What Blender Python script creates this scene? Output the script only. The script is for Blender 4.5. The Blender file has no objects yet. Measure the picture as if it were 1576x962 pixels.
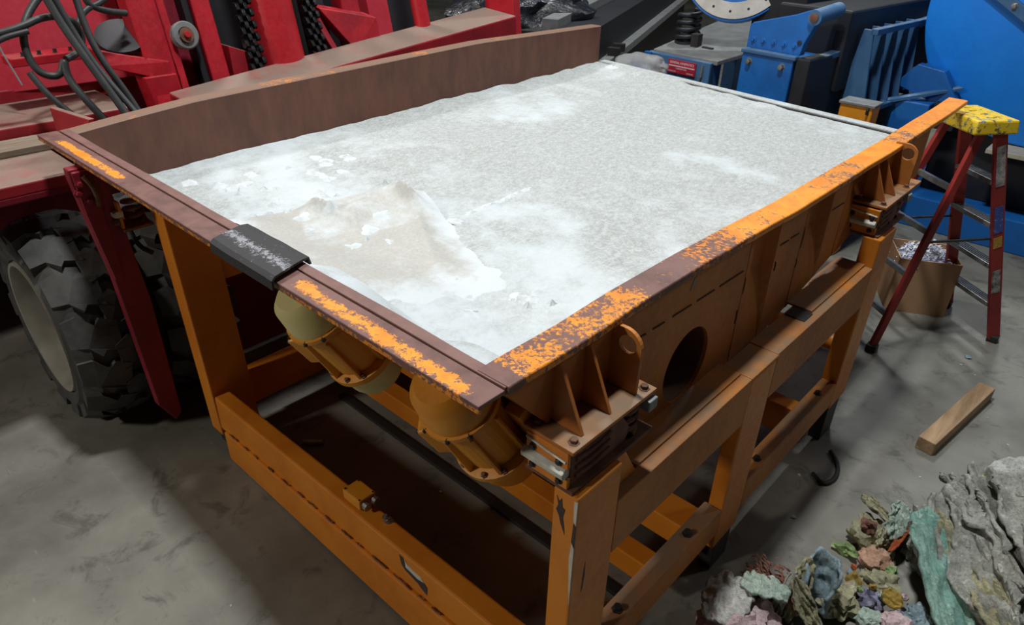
import bpy, bmesh, math, random
from mathutils import Vector, Matrix, noise
from mathutils.geometry import tessellate_polygon
random.seed(7)
sc = bpy.context.scene
COL = sc.collection
V = Vector
PI = math.pi

# ------------------------------------------------------------------ camera
cam_d = bpy.data.cameras.new('camera')
cam_d.sensor_width = 36.0
cam_d.lens = 1095.47 * 36.0 / 1576.0
cam_d.clip_start = 0.05
cam_d.clip_end = 200
cam = bpy.data.objects.new('camera', cam_d)
COL.objects.link(cam)
r_ = V((0.73357, 0.67933, 0.01978)); d_ = V((0.35887, -0.36248, -0.86013)); f_ = V((-0.57714, 0.63806, -0.50970))
cam.matrix_world = Matrix(((r_.x, -d_.x, -f_.x, 0.94786), (r_.y, -d_.y, -f_.y, -0.93997), (r_.z, -d_.z, -f_.z, 2.72712), (0, 0, 0, 1)))
sc.camera = cam

# ------------------------------------------------------------------ light
world = bpy.data.worlds.new('hall_world'); sc.world = world
world.use_nodes = True
bg = world.node_tree.nodes['Background']
bg.inputs[0].default_value = (0.75, 0.85, 1.0, 1); bg.inputs[1].default_value = 0.05

def area(name, loc, target, energy, size, color=(1, 0.97, 0.92), sy=None):
    l = bpy.data.lights.new(name, 'AREA'); l.energy = energy; l.size = size; l.color = color
    if sy: l.shape = 'RECTANGLE'; l.size_y = sy
    o = bpy.data.objects.new(name, l); COL.objects.link(o)
    o.location = loc
    o.rotation_euler = (V(target) - V(loc)).to_track_quat('-Z', 'Y').to_euler()
    return o
area('high_bay_lamp', (-1.3, 0.9, 9.4), (-1.3, 1.2, 0), 600, 0.7, (0.96, 0.99, 1.0))
area('high_bay_lamp', (-2.6, 9.0, 9.4), (-2.2, 6.5, 0), 420, 0.9, (0.93, 0.98, 1.0))
area('high_bay_lamp', (-4.0, -8.0, 6.2), (-1.5, 1.0, 0.6), 300, 0.8, (1.0, 0.94, 0.84))
area('high_bay_lamp', (5.0, 10.0, 9.4), (2.0, 6.5, 0), 110, 0.9, (1.0, 0.96, 0.9))
area('high_bay_lamp', (-7.5, 3.0, 9.0), (-4.5, 1.5, 1.2), 300, 0.9, (1.0, 0.96, 0.93))
sc.view_settings.view_transform = 'Standard'
sc.view_settings.look = 'None'
sc.view_settings.exposure = 0.0
sc.view_settings.gamma = 1.0
sc.view_settings.use_curve_mapping = False

# ------------------------------------------------------------------ materials
class NT:
    def __init__(s, name):
        s.m = bpy.data.materials.new(name); s.m.use_nodes = True
        s.t = s.m.node_tree; s.n = s.t.nodes; s.b = s.n['Principled BSDF']
        g = s.n.new('ShaderNodeNewGeometry'); s.pos = g.outputs['Position']; s.nor = g.outputs['Normal']
        s.point = g.outputs['Pointiness']
    def lk(s, a, b): s.t.links.new(a, b)
    def noise(s, scale, detail=5, rough=0.6, vec=None, dist=0.0):
        n = s.n.new('ShaderNodeTexNoise'); n.inputs['Scale'].default_value = scale; n.inputs['Detail'].default_value = detail
        n.inputs['Roughness'].default_value = rough; n.inputs['Distortion'].default_value = dist
        s.lk(vec or s.pos, n.inputs['Vector']); return n.outputs['Fac']
    def voro(s, scale, feat='F1', vec=None):
        n = s.n.new('ShaderNodeTexVoronoi'); n.inputs['Scale'].default_value = scale; n.feature = feat
        s.lk(vec or s.pos, n.inputs['Vector']); return n.outputs['Distance']
    def stretch(s, v):
        n = s.n.new('ShaderNodeVectorMath'); n.operation = 'MULTIPLY'; s.lk(s.pos, n.inputs[0]); n.inputs[1].default_value = v
        return n.outputs[0]
    def xyz(s):
        n = s.n.new('ShaderNodeSeparateXYZ'); s.lk(s.pos, n.inputs[0]); return n.outputs
    def nz(s):
        n = s.n.new('ShaderNodeSeparateXYZ'); s.lk(s.nor, n.inputs[0]); return n.outputs
    def math(s, op, a, b=None, c=None, clamp=False):
        n = s.n.new('ShaderNodeMath'); n.operation = op; n.use_clamp = clamp
        for i, x in enumerate((a, b, c)):
            if x is None: continue
            if isinstance(x, (int, float)): n.inputs[i].default_value = x
            else: s.lk(x, n.inputs[i])
        return n.outputs[0]
    def ramp(s, fac, lo, hi, a=0.0, b=1.0):
        n = s.n.new('ShaderNodeMapRange'); n.interpolation_type = 'SMOOTHSTEP'
        s.lk(fac, n.inputs[0]); n.inputs[1].default_value = lo; n.inputs[2].default_value = hi
        n.inputs[3].default_value = a; n.inputs[4].default_value = b; return n.outputs[0]
    def mix(s, fac, a, b):
        n = s.n.new('ShaderNodeMix'); n.data_type = 'RGBA'
        if isinstance(fac, (int, float)): n.inputs[0].default_value = fac
        else: s.lk(fac, n.inputs[0])
        for i, x in ((6, a), (7, b)):
            if isinstance(x, tuple): n.inputs[i].default_value = (*x[:3], 1)
            else: s.lk(x, n.inputs[i])
        return n.outputs[2]
    def col(s, c):
        if isinstance(c, tuple): s.b.inputs['Base Color'].default_value = (*c[:3], 1)
        else: s.lk(c, s.b.inputs['Base Color'])
    def rough(s, r):
        if isinstance(r, (int, float)): s.b.inputs['Roughness'].default_value = r
        else: s.lk(r, s.b.inputs['Roughness'])
    def bump(s, h, strength=0.3, dist=0.01):
        n = s.n.new('ShaderNodeBump'); n.inputs['Strength'].default_value = strength; n.inputs['Distance'].default_value = dist
        s.lk(h, n.inputs['Height']); s.lk(n.outputs[0], s.b.inputs['Normal'])
    def set(s, k, v): s.b.inputs[k].default_value = v

def lin(r, g, b):
    return tuple(((c / 255) / 12.92 if c / 255 <= 0.04045 else ((c / 255 + 0.055) / 1.055) ** 2.4) for c in (r, g, b))

RUST = lin(104, 70, 60); RUSTD = lin(62, 42, 38)
def paint(name, base, dark=None, chips=0.66, rough=0.42, rust=RUST, dust=0.0, dustc=lin(120, 112, 100), scale=1.0):
    m = NT(name)
    n1 = m.noise(2.3 * scale, 6, 0.65); n2 = m.noise(38 * scale, 6, 0.75)
    base2 = dark or tuple(c * 0.72 for c in base)
    c = m.mix(m.ramp(n1, 0.35, 0.7), base, base2)
    chip = m.math('ADD', m.math('MULTIPLY', n2, 0.65), m.math('MULTIPLY', m.noise(5 * scale, 4), 0.35))
    ck = m.ramp(chip, chips, chips + 0.025)
    c = m.mix(ck, c, rust)
    if dust > 0:
        up = m.ramp(m.nz()[2], 0.6, 0.95)
        dm = m.math('MULTIPLY', up, m.ramp(m.noise(3.1, 5, 0.7), 0.75 - dust, 0.95 - dust * 0.6))
        c = m.mix(dm, c, dustc)
    m.col(c); m.rough(m.ramp(n2, 0.2, 0.9, rough - 0.08, rough + 0.3))
    m.bump(m.math('SUBTRACT', n2, m.math('MULTIPLY', ck, 0.4)), 0.18, 0.004)
    return m.m
ORANGE = lin(226, 134, 24)
M = {}
M['orange'] = paint('orange_paint', lin(214, 132, 34), lin(196, 112, 28), 0.665, 0.4, lin(90, 58, 48), 0.12, lin(140, 112, 78))
M['orange_trough'] = paint('orange_trough_paint', lin(190, 118, 46), lin(160, 92, 40), 0.70, 0.5, lin(96, 62, 50))
M['orange_beam'] = paint('orange_dusty_beam_paint', lin(190, 118, 40), lin(160, 94, 34), 0.655, 0.5, lin(84, 56, 46), 0.48, lin(132, 108, 84))
M['motor'] = paint('mustard_motor_paint', lin(214, 146, 36), lin(196, 122, 26), 0.70, 0.4, lin(80, 52, 40))
M['cream'] = paint('cream_cap_paint', lin(206, 196, 140), lin(196, 186, 120), 0.70, 0.5, lin(140, 110, 40))
M['red'] = paint('red_paint', lin(190, 30, 44), lin(150, 22, 36), 0.70, 0.38, lin(84, 44, 44), 0.30, lin(128, 104, 96))
M['red_dusty'] = paint('red_paint_under_dust', lin(178, 34, 46), lin(140, 24, 36), 0.70, 0.5, lin(84, 50, 50), 0.66, lin(134, 116, 104))
M['red_dark'] = paint('dark_red_paint', lin(132, 20, 40), lin(104, 16, 34), 0.72, 0.45, lin(60, 30, 36))
M['red_bright'] = paint('bright_red_paint', lin(190, 36, 46), lin(170, 28, 38), 0.74, 0.35)
M['pink'] = paint('pink_lit_red_paint', lin(204, 62, 76), lin(190, 44, 60), 0.72, 0.4, lin(110, 50, 55))  # red paint with the light falling on it put into the pink
M['blue'] = paint('blue_paint', lin(20, 104, 184), lin(16, 88, 160), 0.70, 0.4, lin(150, 175, 190))
M['blue_drum'] = paint('bright_blue_drum_paint', lin(18, 134, 238), lin(16, 124, 226), 0.80, 0.45)
M['blue_grey'] = paint('greyish_blue_paint', lin(66, 110, 152), lin(52, 92, 134), 0.70, 0.5, lin(140, 150, 155), 0.35, lin(130, 140, 146))
M['yellow'] = paint('yellow_box_paint', lin(226, 150, 24), lin(210, 132, 20), 0.74, 0.45)
M['ladder_red'] = paint('ladder_fibreglass_red', lin(158, 48, 42), lin(128, 36, 34), 0.69, 0.55, lin(86, 60, 56))

def simple(name, c, rough=0.6, metal=0.0, var=0.25, scale=8, bump=0.15, bscale=None):
    m = NT(name); n = m.noise(scale, 6, 0.65)
    m.col(m.mix(m.ramp(n, 0.3, 0.72), c, tuple(x * (1 - var) for x in c))); m.rough(rough); m.set('Metallic', metal)
    if bump: m.bump(m.noise(bscale or scale * 6, 5, 0.7), bump, 0.004)
    return m.m
M['black_rubber'] = simple('black_rubber', lin(40, 40, 42), 0.6, 0, 0.3, 20)
M['dark_steel'] = simple('dark_steel', lin(52, 50, 50), 0.55, 0.2, 0.4, 10)
M['dark_panel'] = simple('dark_panel', lin(30, 32, 38), 0.6, 0, 0.4, 6)
M['grey_steel'] = simple('grey_steel', lin(138, 140, 140), 0.5, 0.2, 0.3, 9)
M['zinc'] = simple('zinc_bolt', lin(150, 150, 146), 0.35, 0.7, 0.3, 40)
M['rusty'] = simple('rusty_iron', lin(122, 84, 64), 0.75, 0.1, 0.5, 14, 0.3)
M['rust_dark'] = simple('dark_rusty_iron', lin(128, 84, 62), 0.7, 0.05, 0.5, 14, 0.3)
M['white_rubber'] = simple('white_rubber', lin(204, 204, 192), 0.6, 0, 0.25, 30)
M['hose'] = simple('hose_rubber', lin(58, 60, 60), 0.5, 0, 0.35, 12)
M['chain'] = simple('greased_chain', lin(40, 40, 42), 0.35, 0.5, 0.3, 30)
M['spring_black'] = simple('black_spring', lin(44, 48, 54), 0.45, 0.2, 0.3, 30)
M['aluminium'] = simple('worn_aluminium', lin(150, 152, 150), 0.4, 0.6, 0.45, 14)
M['ring_white'] = simple('dusty_white_flange', lin(196, 192, 184), 0.6, 0, 0.25, 7)
M['tan'] = simple('tan_liner', lin(196, 154, 116), 0.6, 0, 0.2, 5)
M['floor_strip'] = simple('dark_floor_steel', lin(48, 46, 44), 0.5, 0.2, 0.4, 5)
M['weld'] = simple('dark_weld', lin(84, 50, 32), 0.7, 0.1, 0.4, 30)

def rim_mat(name, front):
    m = NT(name); x, y, z = m.xyz()[:3]
    fine = m.noise(60, 8, 0.8); med = m.noise(9, 6, 0.7); big = m.noise(2.0, 3, 0.6)
    speck = m.math('ADD', m.math('MULTIPLY', fine, 0.6), m.math('MULTIPLY', med, 0.4))
    if front:
        a = m.math('MULTIPLY', m.ramp(x, -0.95, -0.80), m.ramp(x, 0.0, -0.09))
        ctr = m.math('ADD', m.math('MULTIPLY', x, -0.030), 0.022)
        near = m.ramp(m.math('ABSOLUTE', m.math('SUBTRACT', y, ctr)), 0.070, 0.0)
        b = m.math('MULTIPLY', m.math('MULTIPLY', m.ramp(x, -2.92, -2.78), m.ramp(x, -2.06, -2.16)), m.ramp(m.math('ABSOLUTE', m.math('SUBTRACT', y, 0.042)), 0.04, 0.01))
        lip = m.math('MULTIPLY', m.ramp(z, 1.668, 1.662), 0.75)
        k = m.math('MAXIMUM', m.math('MAXIMUM', m.math('MULTIPLY', a, near), b), lip)
        thr = m.math('ADD', speck, m.math('MULTIPLY', k, 0.285))
        paintf = m.ramp(thr, 0.70, 0.735)
    else:
        k = m.math('MULTIPLY', m.ramp(y, 0.10, 0.17), 1.0)
        dullz = m.math('MULTIPLY', m.ramp(y, 0.62, 0.8), m.ramp(y, 1.5, 1.25))
        far = m.ramp(y, 1.6, 2.4)
        wave = m.ramp(big, 0.42, 0.62)
        t = m.math('ADD', m.math('MULTIPLY', k, 0.34), speck)
        t = m.math('SUBTRACT', t, m.math('MULTIPLY', dullz, 0.12))
        t = m.math('SUBTRACT', t, m.math('MULTIPLY', wave, 0.09))
        t = m.math('ADD', t, m.math('MULTIPLY', far, 0.02))
        paintf = m.ramp(t, 0.73, 0.775)
    rust = m.mix(m.ramp(med, 0.35, 0.7), lin(122, 86, 78), lin(92, 62, 56))
    c = m.mix(paintf, rust, m.mix(m.ramp(med, 0.4, 0.65), lin(248, 156, 34), lin(226, 132, 26)))
    m.col(c); m.rough(m.ramp(paintf, 0, 1, 0.5, 0.42)); m.bump(m.math('ADD', fine, m.math('MULTIPLY', paintf, 0.5)), 0.25, 0.003)
    return m.m
M['rim_front'] = rim_mat('worn_front_rim', True)
M['rim_side'] = rim_mat('worn_side_rim', False)
def rustwall():
    m = NT('rusty_wall'); z = m.xyz()[2]
    st = m.noise(7, 6, 0.7, m.stretch((1, 1, 0.35))); f = m.noise(45, 6, 0.75)
    c = m.mix(m.ramp(st, 0.3, 0.7), lin(122, 80, 62), lin(98, 64, 52))
    up = m.ramp(m.nz()[2], 0.5, 0.9)
    c2 = m.mix(m.ramp(m.math('ADD', m.math('MULTIPLY', f, 0.5), m.math('MULTIPLY', m.noise(3.2, 4), 0.5)), 0.55, 0.62), lin(128, 100, 82), lin(204, 122, 40))
    c = m.mix(up, c, c2)
    m.col(c); m.rough(0.62); m.bump(f, 0.15, 0.003); return m.m
M['rust_wall'] = rustwall()
def dustmat():
    m = NT('pale_dust')
    big = m.noise(1.25, 4, 0.55, None, 0.4); med = m.noise(6, 6, 0.65); fine = m.noise(95, 4, 0.8); fib = m.noise(42, 5, 0.8, m.stretch((1, 0.6, 1)))
    x, y = m.xyz()[0], m.xyz()[1]
    nearw = m.math('MULTIPLY', m.ramp(y, 2.1, 1.1), 0.10)
    w = m.ramp(m.math('ADD', m.math('ADD', m.math('MULTIPLY', big, 0.65), m.math('MULTIPLY', med, 0.35)), nearw), 0.48, 0.68)
    g = m.mix(m.ramp(m.math('ADD', m.math('MULTIPLY', fine, 0.5), m.math('MULTIPLY', fib, 0.5)), 0.38, 0.64), lin(158, 161, 158), lin(196, 202, 201))
    c = m.mix(m.math('MULTIPLY', w, 0.85), g, lin(208, 216, 219))
    m.col(c); m.rough(0.9); m.bump(m.math('ADD', m.math('MULTIPLY', fine, 0.5), fib), 0.35, 0.006); return m.m
M['dust'] = dustmat()
def sheetmat():
    m = NT('beige_plastic_sheet'); a = m.n.new('ShaderNodeAttribute'); a.attribute_name = 'edge'
    n = m.noise(7, 7, 0.75); f = m.noise(70, 4, 0.8)
    k = m.ramp(m.math('ADD', n, m.math('MULTIPLY', a.outputs['Fac'], 0.42)), 0.50, 0.86)
    c = m.mix(m.ramp(f, 0.35, 0.7), lin(178, 177, 170), lin(190, 190, 184))
    m.col(m.mix(k, c, lin(209, 215, 217))); m.rough(m.ramp(k, 0, 1, 0.5, 0.9)); m.bump(m.math('ADD', f, m.math('MULTIPLY', k, 1.5)), 0.25, 0.005); return m.m
M['sheet'] = sheetmat()
M['powder'] = simple('white_powder', lin(214, 220, 223), 0.95, 0, 0.05, 30, 0.5, 120)
def concrete():
    m = NT('stained_concrete')
    a = m.noise(0.9, 6, 0.6); b = m.noise(5, 8, 0.72, None, 0.6); c0 = m.noise(70, 4, 0.7)
    c = m.mix(m.ramp(a, 0.3, 0.7), lin(140, 138, 128), lin(98, 96, 88))
    c = m.mix(m.math('MULTIPLY', m.ramp(b, 0.52, 0.68), 0.6), c, lin(66, 64, 58))
    sc_ = m.noise(3.5, 10, 0.8, m.stretch((1, 6, 1)))
    c = m.mix(m.math('MULTIPLY', m.ramp(sc_, 0.6, 0.72), 0.5), c, lin(178, 178, 172))
    m.col(c); m.rough(m.ramp(b, 0.3, 0.7, 0.42, 0.65)); m.bump(m.math('ADD', b, m.math('MULTIPLY', c0, 0.3)), 0.12, 0.006); return m.m
M['concrete'] = concrete()
def padmat():
    m = NT('chalky_rubber'); f = m.noise(55, 7, 0.85); x, y = m.xyz()[0], m.xyz()[1]
    band = m.ramp(m.math('ABSOLUTE', m.math('SUBTRACT', y, 0.055)), 0.042, 0.0)
    k = m.ramp(m.math('ADD', f, m.math('MULTIPLY', band, 0.16)), 0.60, 0.68)
    m.col(m.mix(k, lin(50, 50, 52), lin(150, 152, 158))); m.rough(0.7); m.bump(f, 0.3, 0.004); return m.m
M['pad'] = padmat()
def tyremat():
    m = NT('tyre_rubber'); n = m.noise(6, 6, 0.7); f = m.noise(50, 5, 0.7)
    m.col(m.mix(m.ramp(n, 0.35, 0.7), lin(70, 69, 66), lin(46, 46, 46))); m.rough(0.75); m.bump(f, 0.2, 0.004); return m.m
M['tyre'] = tyremat()
def wood(name, c1, c2, axis):
    m = NT(name); v = [14, 14, 14]; v[axis] = 1.4
    n = m.noise(1.0, 6, 0.7, m.stretch(tuple(v))); m.col(m.mix(m.ramp(n, 0.35, 0.68), c1, c2)); m.rough(0.75); m.bump(n, 0.2, 0.004); return m.m
M['wood'] = wood('pale_timber', lin(186, 156, 120), lin(146, 116, 84), 1)
M['plank'] = wood('dusty_plank', lin(140, 126, 108), lin(102, 90, 76), 1)
M['cardboard'] = simple('cardboard', lin(186, 146, 108), 0.8, 0, 0.14, 4, 0.1, 40)
def capmat():
    m = NT('yellow_ladder_cap'); f = m.noise(24, 6, 0.75); k = m.ramp(f, 0.55, 0.59); k2 = m.ramp(m.noise(13, 5, 0.7), 0.58, 0.62)
    m.col(m.mix(k2, m.mix(k, lin(226, 192, 34), lin(96, 86, 62)), lin(110, 132, 150))); m.rough(0.55); m.bump(f, 0.2, 0.004); return m.m
M['cap'] = capmat()
def bagmat():
    m = NT('clear_plastic'); m.col((0.86, 0.88, 0.9)); m.rough(0.08); m.set('Transmission Weight', 0.8); m.set('IOR', 1.25)
    m.bump(m.noise(22, 5, 0.7), 0.5, 0.02); return m.m
M['bag'] = bagmat()
def blackbag():
    m = NT('black_plastic'); m.col(lin(36, 38, 44)); m.rough(0.2); m.bump(m.noise(9, 5, 0.65, None, 1.0), 0.7, 0.04); return m.m
M['black_bag'] = blackbag()
def fibre(name, c1, c2, c3=None, s=1.0):
    m = NT(name); n = m.noise(9 * s, 7, 0.75); f = m.noise(75 * s, 5, 0.85); sp = m.voro(60 * s)
    c = m.mix(m.ramp(n, 0.36, 0.66), c1, c2)
    if c3: c = m.mix(m.ramp(m.noise(26 * s, 6, 0.8), 0.56, 0.64), c, c3)
    c = m.mix(m.math('MULTIPLY', m.ramp(f, 0.46, 0.64), 0.62), c, tuple(x * 0.30 for x in c1))
    m.col(c); m.rough(0.95); m.bump(m.math('ADD', f, n), 0.7, 0.012); return m.m
F = {
 'grey': fibre('grey_felt', lin(178, 178, 168), lin(140, 140, 130), lin(204, 204, 196)),
 'pale': fibre('pale_grey_felt', lin(214, 214, 208), lin(190, 190, 182), lin(226, 226, 220)),
 'khaki': fibre('khaki_felt', lin(180, 174, 140), lin(146, 142, 114), lin(204, 200, 168)),
 'teal': fibre('teal_felt', lin(150, 186, 172), lin(116, 160, 148), lin(190, 206, 192)),
 'blue': fibre('blue_felt', lin(160, 182, 190), lin(126, 148, 156), lin(190, 202, 200)),
 'pink': fibre('pink_felt', lin(214, 188, 190), lin(200, 172, 172), lin(180, 140, 146)),
 'brown': fibre('brown_shreds', lin(150, 104, 84), lin(112, 78, 66), lin(160, 110, 90)),
 'salmon': fibre('salmon_felt', lin(204, 164, 138), lin(186, 144, 118), lin(212, 184, 160)),
 'green': fibre('lime_scrap', lin(160, 184, 120), lin(130, 156, 104), lin(190, 204, 150)),
 'orange': fibre('orange_scrap', lin(200, 104, 56), lin(176, 84, 46)),
 'mustard': fibre('mustard_scrap', lin(180, 150, 66), lin(150, 122, 56)),
 'mint': fibre('mint_felt', lin(188, 204, 188), lin(160, 180, 166), lin(206, 214, 200)),
 'violet': fibre('violet_scrap', lin(164, 158, 184), lin(134, 134, 160), lin(196, 196, 208)),
}

# ------------------------------------------------------------------ mesh helpers
WO = {}   # world origin of every object (no object is rotated or scaled)
def bm_new(): return bmesh.new()
def hexa(b, p):
    vs = [b.verts.new(q) for q in p]
    for q in ((0, 3, 2, 1), (4, 5, 6, 7), (0, 1, 5, 4), (1, 2, 6, 5), (2, 3, 7, 6), (3, 0, 4, 7)):
        b.faces.new([vs[i] for i in q])
def box(b, x0, x1, y0, y1, z0, z1):
    hexa(b, [(x0, y0, z0), (x1, y0, z0), (x1, y1, z0), (x0, y1, z0), (x0, y0, z1), (x1, y0, z1), (x1, y1, z1), (x0, y1, z1)])
def axis3(ax, u, v, w):
    # ax: extrude axis; (u, v) are the two others in xyz order
    return ((w, u, v), (u, w, v), (u, v, w))[ax]
def prism(b, poly, ax, w0, w1, holes=()):
    loops = [list(poly)] + [list(h) for h in holes]
    tess = tessellate_polygon([[V((p[0], p[1], 0)) for p in l] for l in loops])
    flat = [p for l in loops for p in l]
    A = [b.verts.new(axis3(ax, p[0], p[1], w0)) for p in flat]
    B = [b.verts.new(axis3(ax, p[0], p[1], w1)) for p in flat]
    for t in tess:
        try: b.faces.new([A[i] for i in t]); b.faces.new([B[i] for i in reversed(t)])
        except ValueError: pass
    o = 0
    for l in loops:
        n = len(l)
        for i in range(n):
            j = (i + 1) % n
            try: b.faces.new([A[o + i], A[o + j], B[o + j], B[o + i]])
            except ValueError: pass
        o += n
def circ(cu, cv, r, n=24, a0=0, a1=2 * PI):
    return [(cu + r * math.cos(a0 + (a1 - a0) * i / n), cv + r * math.sin(a0 + (a1 - a0) * i / n)) for i in range(n)]
def frame(d):
    d = V(d).normalized(); u = V((0, 0, 1)) if abs(d.z) < 0.9 else V((1, 0, 0))
    a = d.cross(u).normalized(); return d, a, a.cross(d).normalized()
def lathe(b, o, d, prof, n=24, cap=True):
    o = V(o); d, a, c = frame(d); rings = []
    for t, r in prof:
        rings.append([b.verts.new(o + d * t + (a * math.cos(2 * PI * i / n) + c * math.sin(2 * PI * i / n)) * r) for i in range(n)])
    for k in range(len(rings) - 1):
        for i in range(n):
            j = (i + 1) % n; b.faces.new([rings[k][i], rings[k][j], rings[k + 1][j], rings[k + 1][i]])
    if cap:
        b.faces.new(list(reversed(rings[0]))); b.faces.new(rings[-1])
def cyl(b, p0, p1, r, n=16, r1=None):
    p0, p1 = V(p0), V(p1); lathe(b, p0, p1 - p0, [(0, r), ((p1 - p0).length, r if r1 is None else r1)], n)
def tube(b, pts, r, n=8, smooth=0):
    pts = [V(p) for p in pts]
    for _ in range(smooth):
        q = [pts[0]]
        for i in range(len(pts) - 1):
            q += [pts[i] * 0.75 + pts[i + 1] * 0.25, pts[i] * 0.25 + pts[i + 1] * 0.75]
        pts = q + [pts[-1]]
    rings = []; prev = None
    for i, p in enumerate(pts):
        d = (pts[min(i + 1, len(pts) - 1)] - pts[max(i - 1, 0)]).normalized()
        if prev is None: _, a, _c = frame(d)
        else: a = (prev - d * prev.dot(d)).normalized()
        prev = a; c = d.cross(a)
        rings.append([b.verts.new(p + (a * math.cos(2 * PI * k / n) + c * math.sin(2 * PI * k / n)) * r) for k in range(n)])
    for i in range(len(rings) - 1):
        for k in range(n):
            j = (k + 1) % n; b.faces.new([rings[i][k], rings[i][j], rings[i + 1][j], rings[i + 1][k]])
    b.faces.new(list(reversed(rings[0]))); b.faces.new(rings[-1])
def coil(b, c, r, z0, z1, turns, wr, n=8, steps=18):
    tube(b, [(c[0] + r * math.cos(2 * PI * t / steps), c[1] + r * math.sin(2 * PI * t / steps), z0 + (z1 - z0) * t / (turns * steps)) for t in range(int(turns * steps) + 1)], wr, n)
def bolt(b, p, d, r=0.014, h=0.012):
    lathe(b, V(p) - V(d).normalized() * 0.006, d, [(0, r * 1.5), (0.008, r * 1.5), (0.009, r), (0.009 + h, r), (0.01 + h, r * 0.6)], 6)
def xform(b, mat): bmesh.ops.transform(b, matrix=mat, verts=b.verts)

def obj(name, b, mat, parent=None, bevel=0.0, smooth=False, kind=None, label=None, cat=None, group=None, orig=None):
    bmesh.ops.recalc_face_normals(b, faces=b.faces)
    co = [v.co for v in b.verts]
    lo = V((min(c.x for c in co), min(c.y for c in co), min(c.z for c in co))); hi = V((max(c.x for c in co), max(c.y for c in co), max(c.z for c in co)))
    w = V(orig) if orig else V(((lo.x + hi.x) / 2, (lo.y + hi.y) / 2, lo.z))
    for v in b.verts: v.co -= w
    me = bpy.data.meshes.new(name); b.to_mesh(me); b.free()
    me.materials.append(M[mat] if isinstance(mat, str) else mat)
    if smooth:
        for p in me.polygons: p.use_smooth = True
        try: me.set_sharp_from_angle(angle=math.radians(38))
        except Exception: pass
    o = bpy.data.objects.new(name, me); COL.objects.link(o); WO[o] = w
    place(o, w, parent)
    if bevel:
        md = o.modifiers.new('bevel', 'BEVEL'); md.width = bevel; md.segments = 2; md.limit_method = 'ANGLE'; md.angle_limit = math.radians(40)
    if kind: o['kind'] = kind
    if label: o['label'] = label
    if cat: o['category'] = cat
    if group: o['group'] = group
    return o
def place(o, w, parent):
    w = V(w); WO[o] = w
    if parent: o.parent = parent; o.location = w - WO[parent]
    else: o.location = w
def thing(name, label, cat, loc, group=None):
    o = bpy.data.objects.new(name, None); COL.objects.link(o); o.location = loc; WO[o] = V(loc)
    o.empty_display_size = 0.2; o['label'] = label; o['category'] = cat
    if group: o['group'] = group
    return o
def dup(o, delta, parent):
    c = o.copy(); COL.objects.link(c); place(c, WO[o] + V(delta), parent); return c
def bx(name, x0, x1, y0, y1, z0, z1, mat, parent, bevel=0.004, **k):
    b = bm_new(); box(b, x0, x1, y0, y1, z0, z1); return obj(name, b, mat, parent, bevel, **k)

# ------------------------------------------------------------------ setting
b = bm_new(); box(b, -16.2, 12.2, -14.2, 22.2, -0.2, 0.0)
obj('floor', b, 'concrete', None, kind='structure', label='grey stained concrete hall floor')

WALLM = simple('grey_wall_sheeting', lin(86, 86, 84), 0.7, 0, 0.2, 2)
for nm, a in (('wall_left', (-16.2, -16, -14, 22, 0, 10.2)), ('wall_right', (12, 12.2, -14, 22, 0, 10.2)), ('wall_front', (-16, 12, -14.2, -14, 0, 10.2)), ('wall_back', (-16, 12, 22, 22.2, 0, 10.2))):
    b = bm_new(); box(b, *a); obj(nm, b, WALLM, None, kind='structure', label='plain grey sheet wall of the hall')
b = bm_new(); box(b, -16.2, 12.2, -14.2, 22.2, 10.2, 10.4); obj('ceiling', b, WALLM, None, kind='structure', label='plain grey ceiling of the hall')

# ------------------------------------------------------------------ vibrating feeder
feeder = thing('vibrating_feeder', 'big worn orange and rust vibrating feeder tray full of pale dust', 'feeder', (-1.5, 2.2, 1.08))
RZ = [(-0.02, 1.6745), (0.14, 1.683), (0.42, 1.679), (0.65, 1.686), (1.07, 1.687), (1.30, 1.678), (1.80, 1.656), (2.65, 1.649), (3.18, 1.648), (4.30, 1.659)]
def interp(tab, t):
    for (a, va), (c, vc) in zip(tab, tab[1:]):
        if t <= c: 
            u = (t - a) / (c - a); u = max(0, min(1, u)); return va + (vc - va) * u
    return tab[-1][1]
# side rim flange, slightly dented along its length
b = bm_new(); prof = [(-0.107, 0), (0.0, 0), (0.004, -0.004), (0.004, -0.026), (-0.008, -0.026), (-0.010, -0.012), (-0.107, -0.012)]
ys = [0.1 + (4.30 - 0.1) * i / 60 for i in range(61)]; rings = []
for i, y in enumerate(ys):
    z = interp(RZ, y); dx = 0.006 * noise.noise(V((0, y * 2.2, 1))); 
    rings.append([b.verts.new((px + dx, y, z + pz + 0.003 * noise.noise(V((px * 8, y * 4, 3))))) for px, pz in prof])
for r0, r1 in zip(rings, rings[1:]):
    for k in range(len(prof)):
        j = (k + 1) % len(prof); b.faces.new([r0[k], r0[j], r1[j], r1[k]])
b.faces.new(rings[0]); b.faces.new(list(reversed(rings[-1])))
obj('side_rim', b, 'rim_side', feeder, 0.002)
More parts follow.
